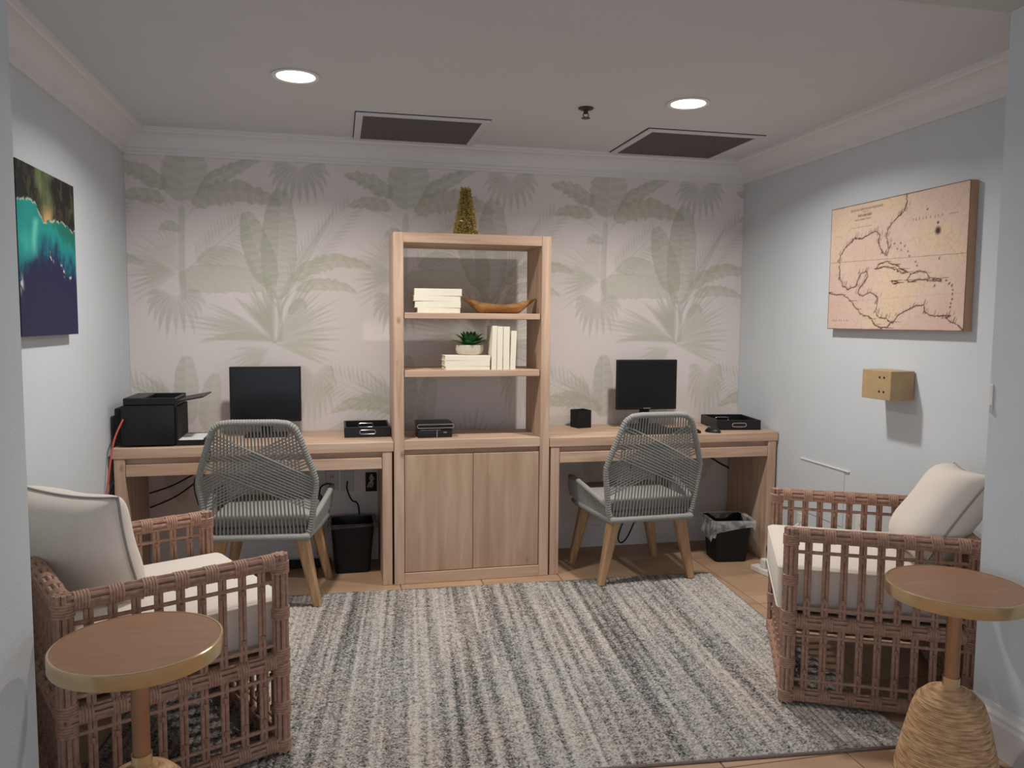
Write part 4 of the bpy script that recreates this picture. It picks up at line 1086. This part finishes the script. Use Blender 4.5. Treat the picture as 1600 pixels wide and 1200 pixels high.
# ------------------------------------------------------------------ bins
def bin_(x, y, rz, w, d, h, film_m, hang, label, llabel):
    t = thing('waste_bin', label, 'bin', (x, y, 0), rz, 'black waste bins under the desks')
    def ring(f, off=0.0):
        a, b_ = w / 2 * (.80 + .20 * f) - off, d / 2 * (.80 + .20 * f) - off; r = .025; P = []
        for cx_, cy_, q0 in ((a - r, b_ - r, 0), (-a + r, b_ - r, 90), (-a + r, -b_ + r, 180), (a - r, -b_ + r, 270)):
            for q in range(5):
                an = math.radians(q0 + 22.5 * q); P.append((cx_ + r * math.cos(an), cy_ + r * math.sin(an)))
        return P
    levels = [(0, 0, 0), (1, 0, h), (1, .004, h), (0.03, .004, .006)]
    V = []
    for f, off, z in levels: V += [(p[0], p[1], z) for p in ring(f, off)]
    F = []; n = 20
    for i in range(3):
        for k in range(n): F.append((i * n + k, i * n + (k + 1) % n, (i + 1) * n + (k + 1) % n, (i + 1) * n + k))
    F += [tuple(range(n)), tuple(range(3 * n, 4 * n))]
    MB().add(V, F).build('body', M['black_matte'], t, True)
    V = []; rows = 7; m = 60; R1 = ring(1, -.004)
    def at(f):
        q = f * n; i = int(q) % n; g = q - int(q); A, B_ = R1[i], R1[(i + 1) % n]; return A[0] + (B_[0] - A[0]) * g, A[1] + (B_[1] - A[1]) * g
    for k in range(m):
        f = k / m; px, py = at(f); L = math.hypot(px, py); nx, ny = px / L, py / L
        drop = hang * (0.75 + .35 * math.sin(f * 6.283 * 2 + 1) + .12 * math.sin(f * 40))
        for j in range(rows):
            g = j / (rows - 1)
            if j == 0: V.append((px - nx * .012, py - ny * .012, h - .05))
            elif j == 1: V.append((px - nx * .010, py - ny * .010, h + .002))
            else:
                puff = .004 + .012 * math.sin(f * 57 + j) * math.sin(g * 3.1) + .010 * g
                V.append((px + nx * max(.002, puff), py + ny * max(.002, puff), h + .004 - drop * (j - 2) / (rows - 3)))
    mb = MB(); mb.grid(V, m, rows, True)
    o = mb.build('bin_liner', film_m, None, True); o.location = (x, y, 0); o.rotation_euler = (0, 0, rz); tag(o, llabel, 'liner', 'waste bin liners')
bin_(1.160, -.170, .0, .235, .20, .275, M['film_dark'], .035, 'black waste bin with a dark liner under the printer desk', 'thin grey plastic liner folded over the bin under the printer desk')
bin_(3.325, -.385, -.12, .235, .215, .245, M['film_clear'], .105, 'black waste bin with clear liner under the desk by the map wall', 'clear crumpled plastic liner hanging over the bin by the map wall')

# ------------------------------------------------------------------ cords
def smooth_path(P, n=8):
    P = [Vector(p) for p in P]; out = []
    for i in range(len(P) - 1):
        p0, p1, p2, p3 = P[max(0, i - 1)], P[i], P[i + 1], P[min(len(P) - 1, i + 2)]
        for k in range(n):
            t_ = k / n; out.append(0.5 * ((2 * p1) + (p2 - p0) * t_ + (2 * p0 - 5 * p1 + 4 * p2 - p3) * t_ ** 2 + (3 * p1 - p0 - 3 * p2 + p3) * t_ ** 3))
    return out + [P[-1]]
def cord(P, r, m, label, name='cord'):
    tag(MB().tube(smooth_path(P), r, 6).build(name, m, None, True), label, 'cable')
cord([(.075, -.475, .90), (.045, -.505, .82), (.030, -.520, .74), (.016, -.545, .60), (.008, -.58, .46), (.006, -.62, .30), (.010, -.66, .012)], .0042, M['red_cord'], 'red network cable running down beside the printer desk', 'network_cable')
cord([(.024, -.30, .62), (.030, -.505, .60), (.016, -.53, .50), (.012, -.52, .30), (.012, -.50, .01)], .004, M['cord'], 'black cord hanging at the outer side of the printer desk')
cord([(.46, -.30, .622), (.34, -.14, .56), (.20, -.05, .48), (.085, -.03, .44)], .0042, M['cord'], 'upper black cord slung under the printer desk')
cord([(.44, -.25, .622), (.36, -.12, .53), (.22, -.04, .42), (.085, -.025, .36)], .0042, M['cord'], 'lower black cord slung under the printer desk')
cord([(.47, -.500, .757), (.468, -.508, .70), (.40, -.52, .60), (.41, -.50, .48), (.44, -.46, .38), (.42, -.42, .20), (.47, -.20, .02), (.60, -.09, .012)], .0034, M['cord'], 'thin black cord dropping in front of the printer desk drawer')
cord([(1.138, -.012, .465), (1.136, -.03, .42), (1.16, -.035, .36), (1.20, -.03, .31), (1.20, -.03, .05)], .0045, M['cord'], 'dark cord hanging from the wall plate behind the bin')
cord([(1.052, -.012, .45), (1.02, -.05, .46), (.985, -.045, .43), (.98, -.035, .30), (.97, -.04, .05)], .0045, M['cord'], 'dark cord plugged into the outlet under the printer desk')
cord([(3.16, -.25, .622), (3.30, -.18, .57), (3.42, -.10, .51), (3.505, -.05, .47)], .0055, M['cord'], 'thick black cord slung under the desk by the map wall')
cord([(2.90, -.12, .30), (2.86, -.12, .20), (2.80, -.14, .09), (2.755, -.15, .055), (2.735, -.15, .085), (2.76, -.14, .16), (2.82, -.12, .28), (2.83, -.08, .622)], .0045, M['cord'], 'black cord looping below the chair at the desk with the mouse')
t = thing('power_strip', 'long black power strip against the baseboard under the printer desk', 'power strip', (.78, -.085, 0))
MB().box((-.26, -.03, 0), (.26, .03, .036), .004, 2).build('body', M['black_matte'], t)
for k in range(6): MB().box((-.20 + k * .07, -.014, .036), (-.17 + k * .07, .014, .0375)).build('socket', M['gap'], t)
t = thing('power_strip', 'white power strip with plugs on the floor by the map-side armchair', 'power strip', (3.405, -.76, 0), 1.78)
MB().box((-.145, -.028, 0), (.145, .028, .032), .005, 2).build('body', M['white_plastic'], t)
for k, mm in ((-.06, M['black']), (.0, M['black']), (.06, M['white_plastic'])):
    o = MB().box((k - .02, -.018, .032), (k + .02, .018, .085), .006, 2).build('plug', mm, t)
cord([(3.41, -.70, .085), (3.43, -.66, .14), (3.50, -.62, .10), (3.545, -.60, .02)], .005, M['cord'], 'black cord rising from the white power strip')
cord([(3.40, -.76, .085), (3.44, -.74, .17), (3.53, -.745, .26), (3.562, -.745, .285)], .005, M['white_plastic'], 'white cord from the power strip to the wall outlet')
bpy.context.view_layer.update()
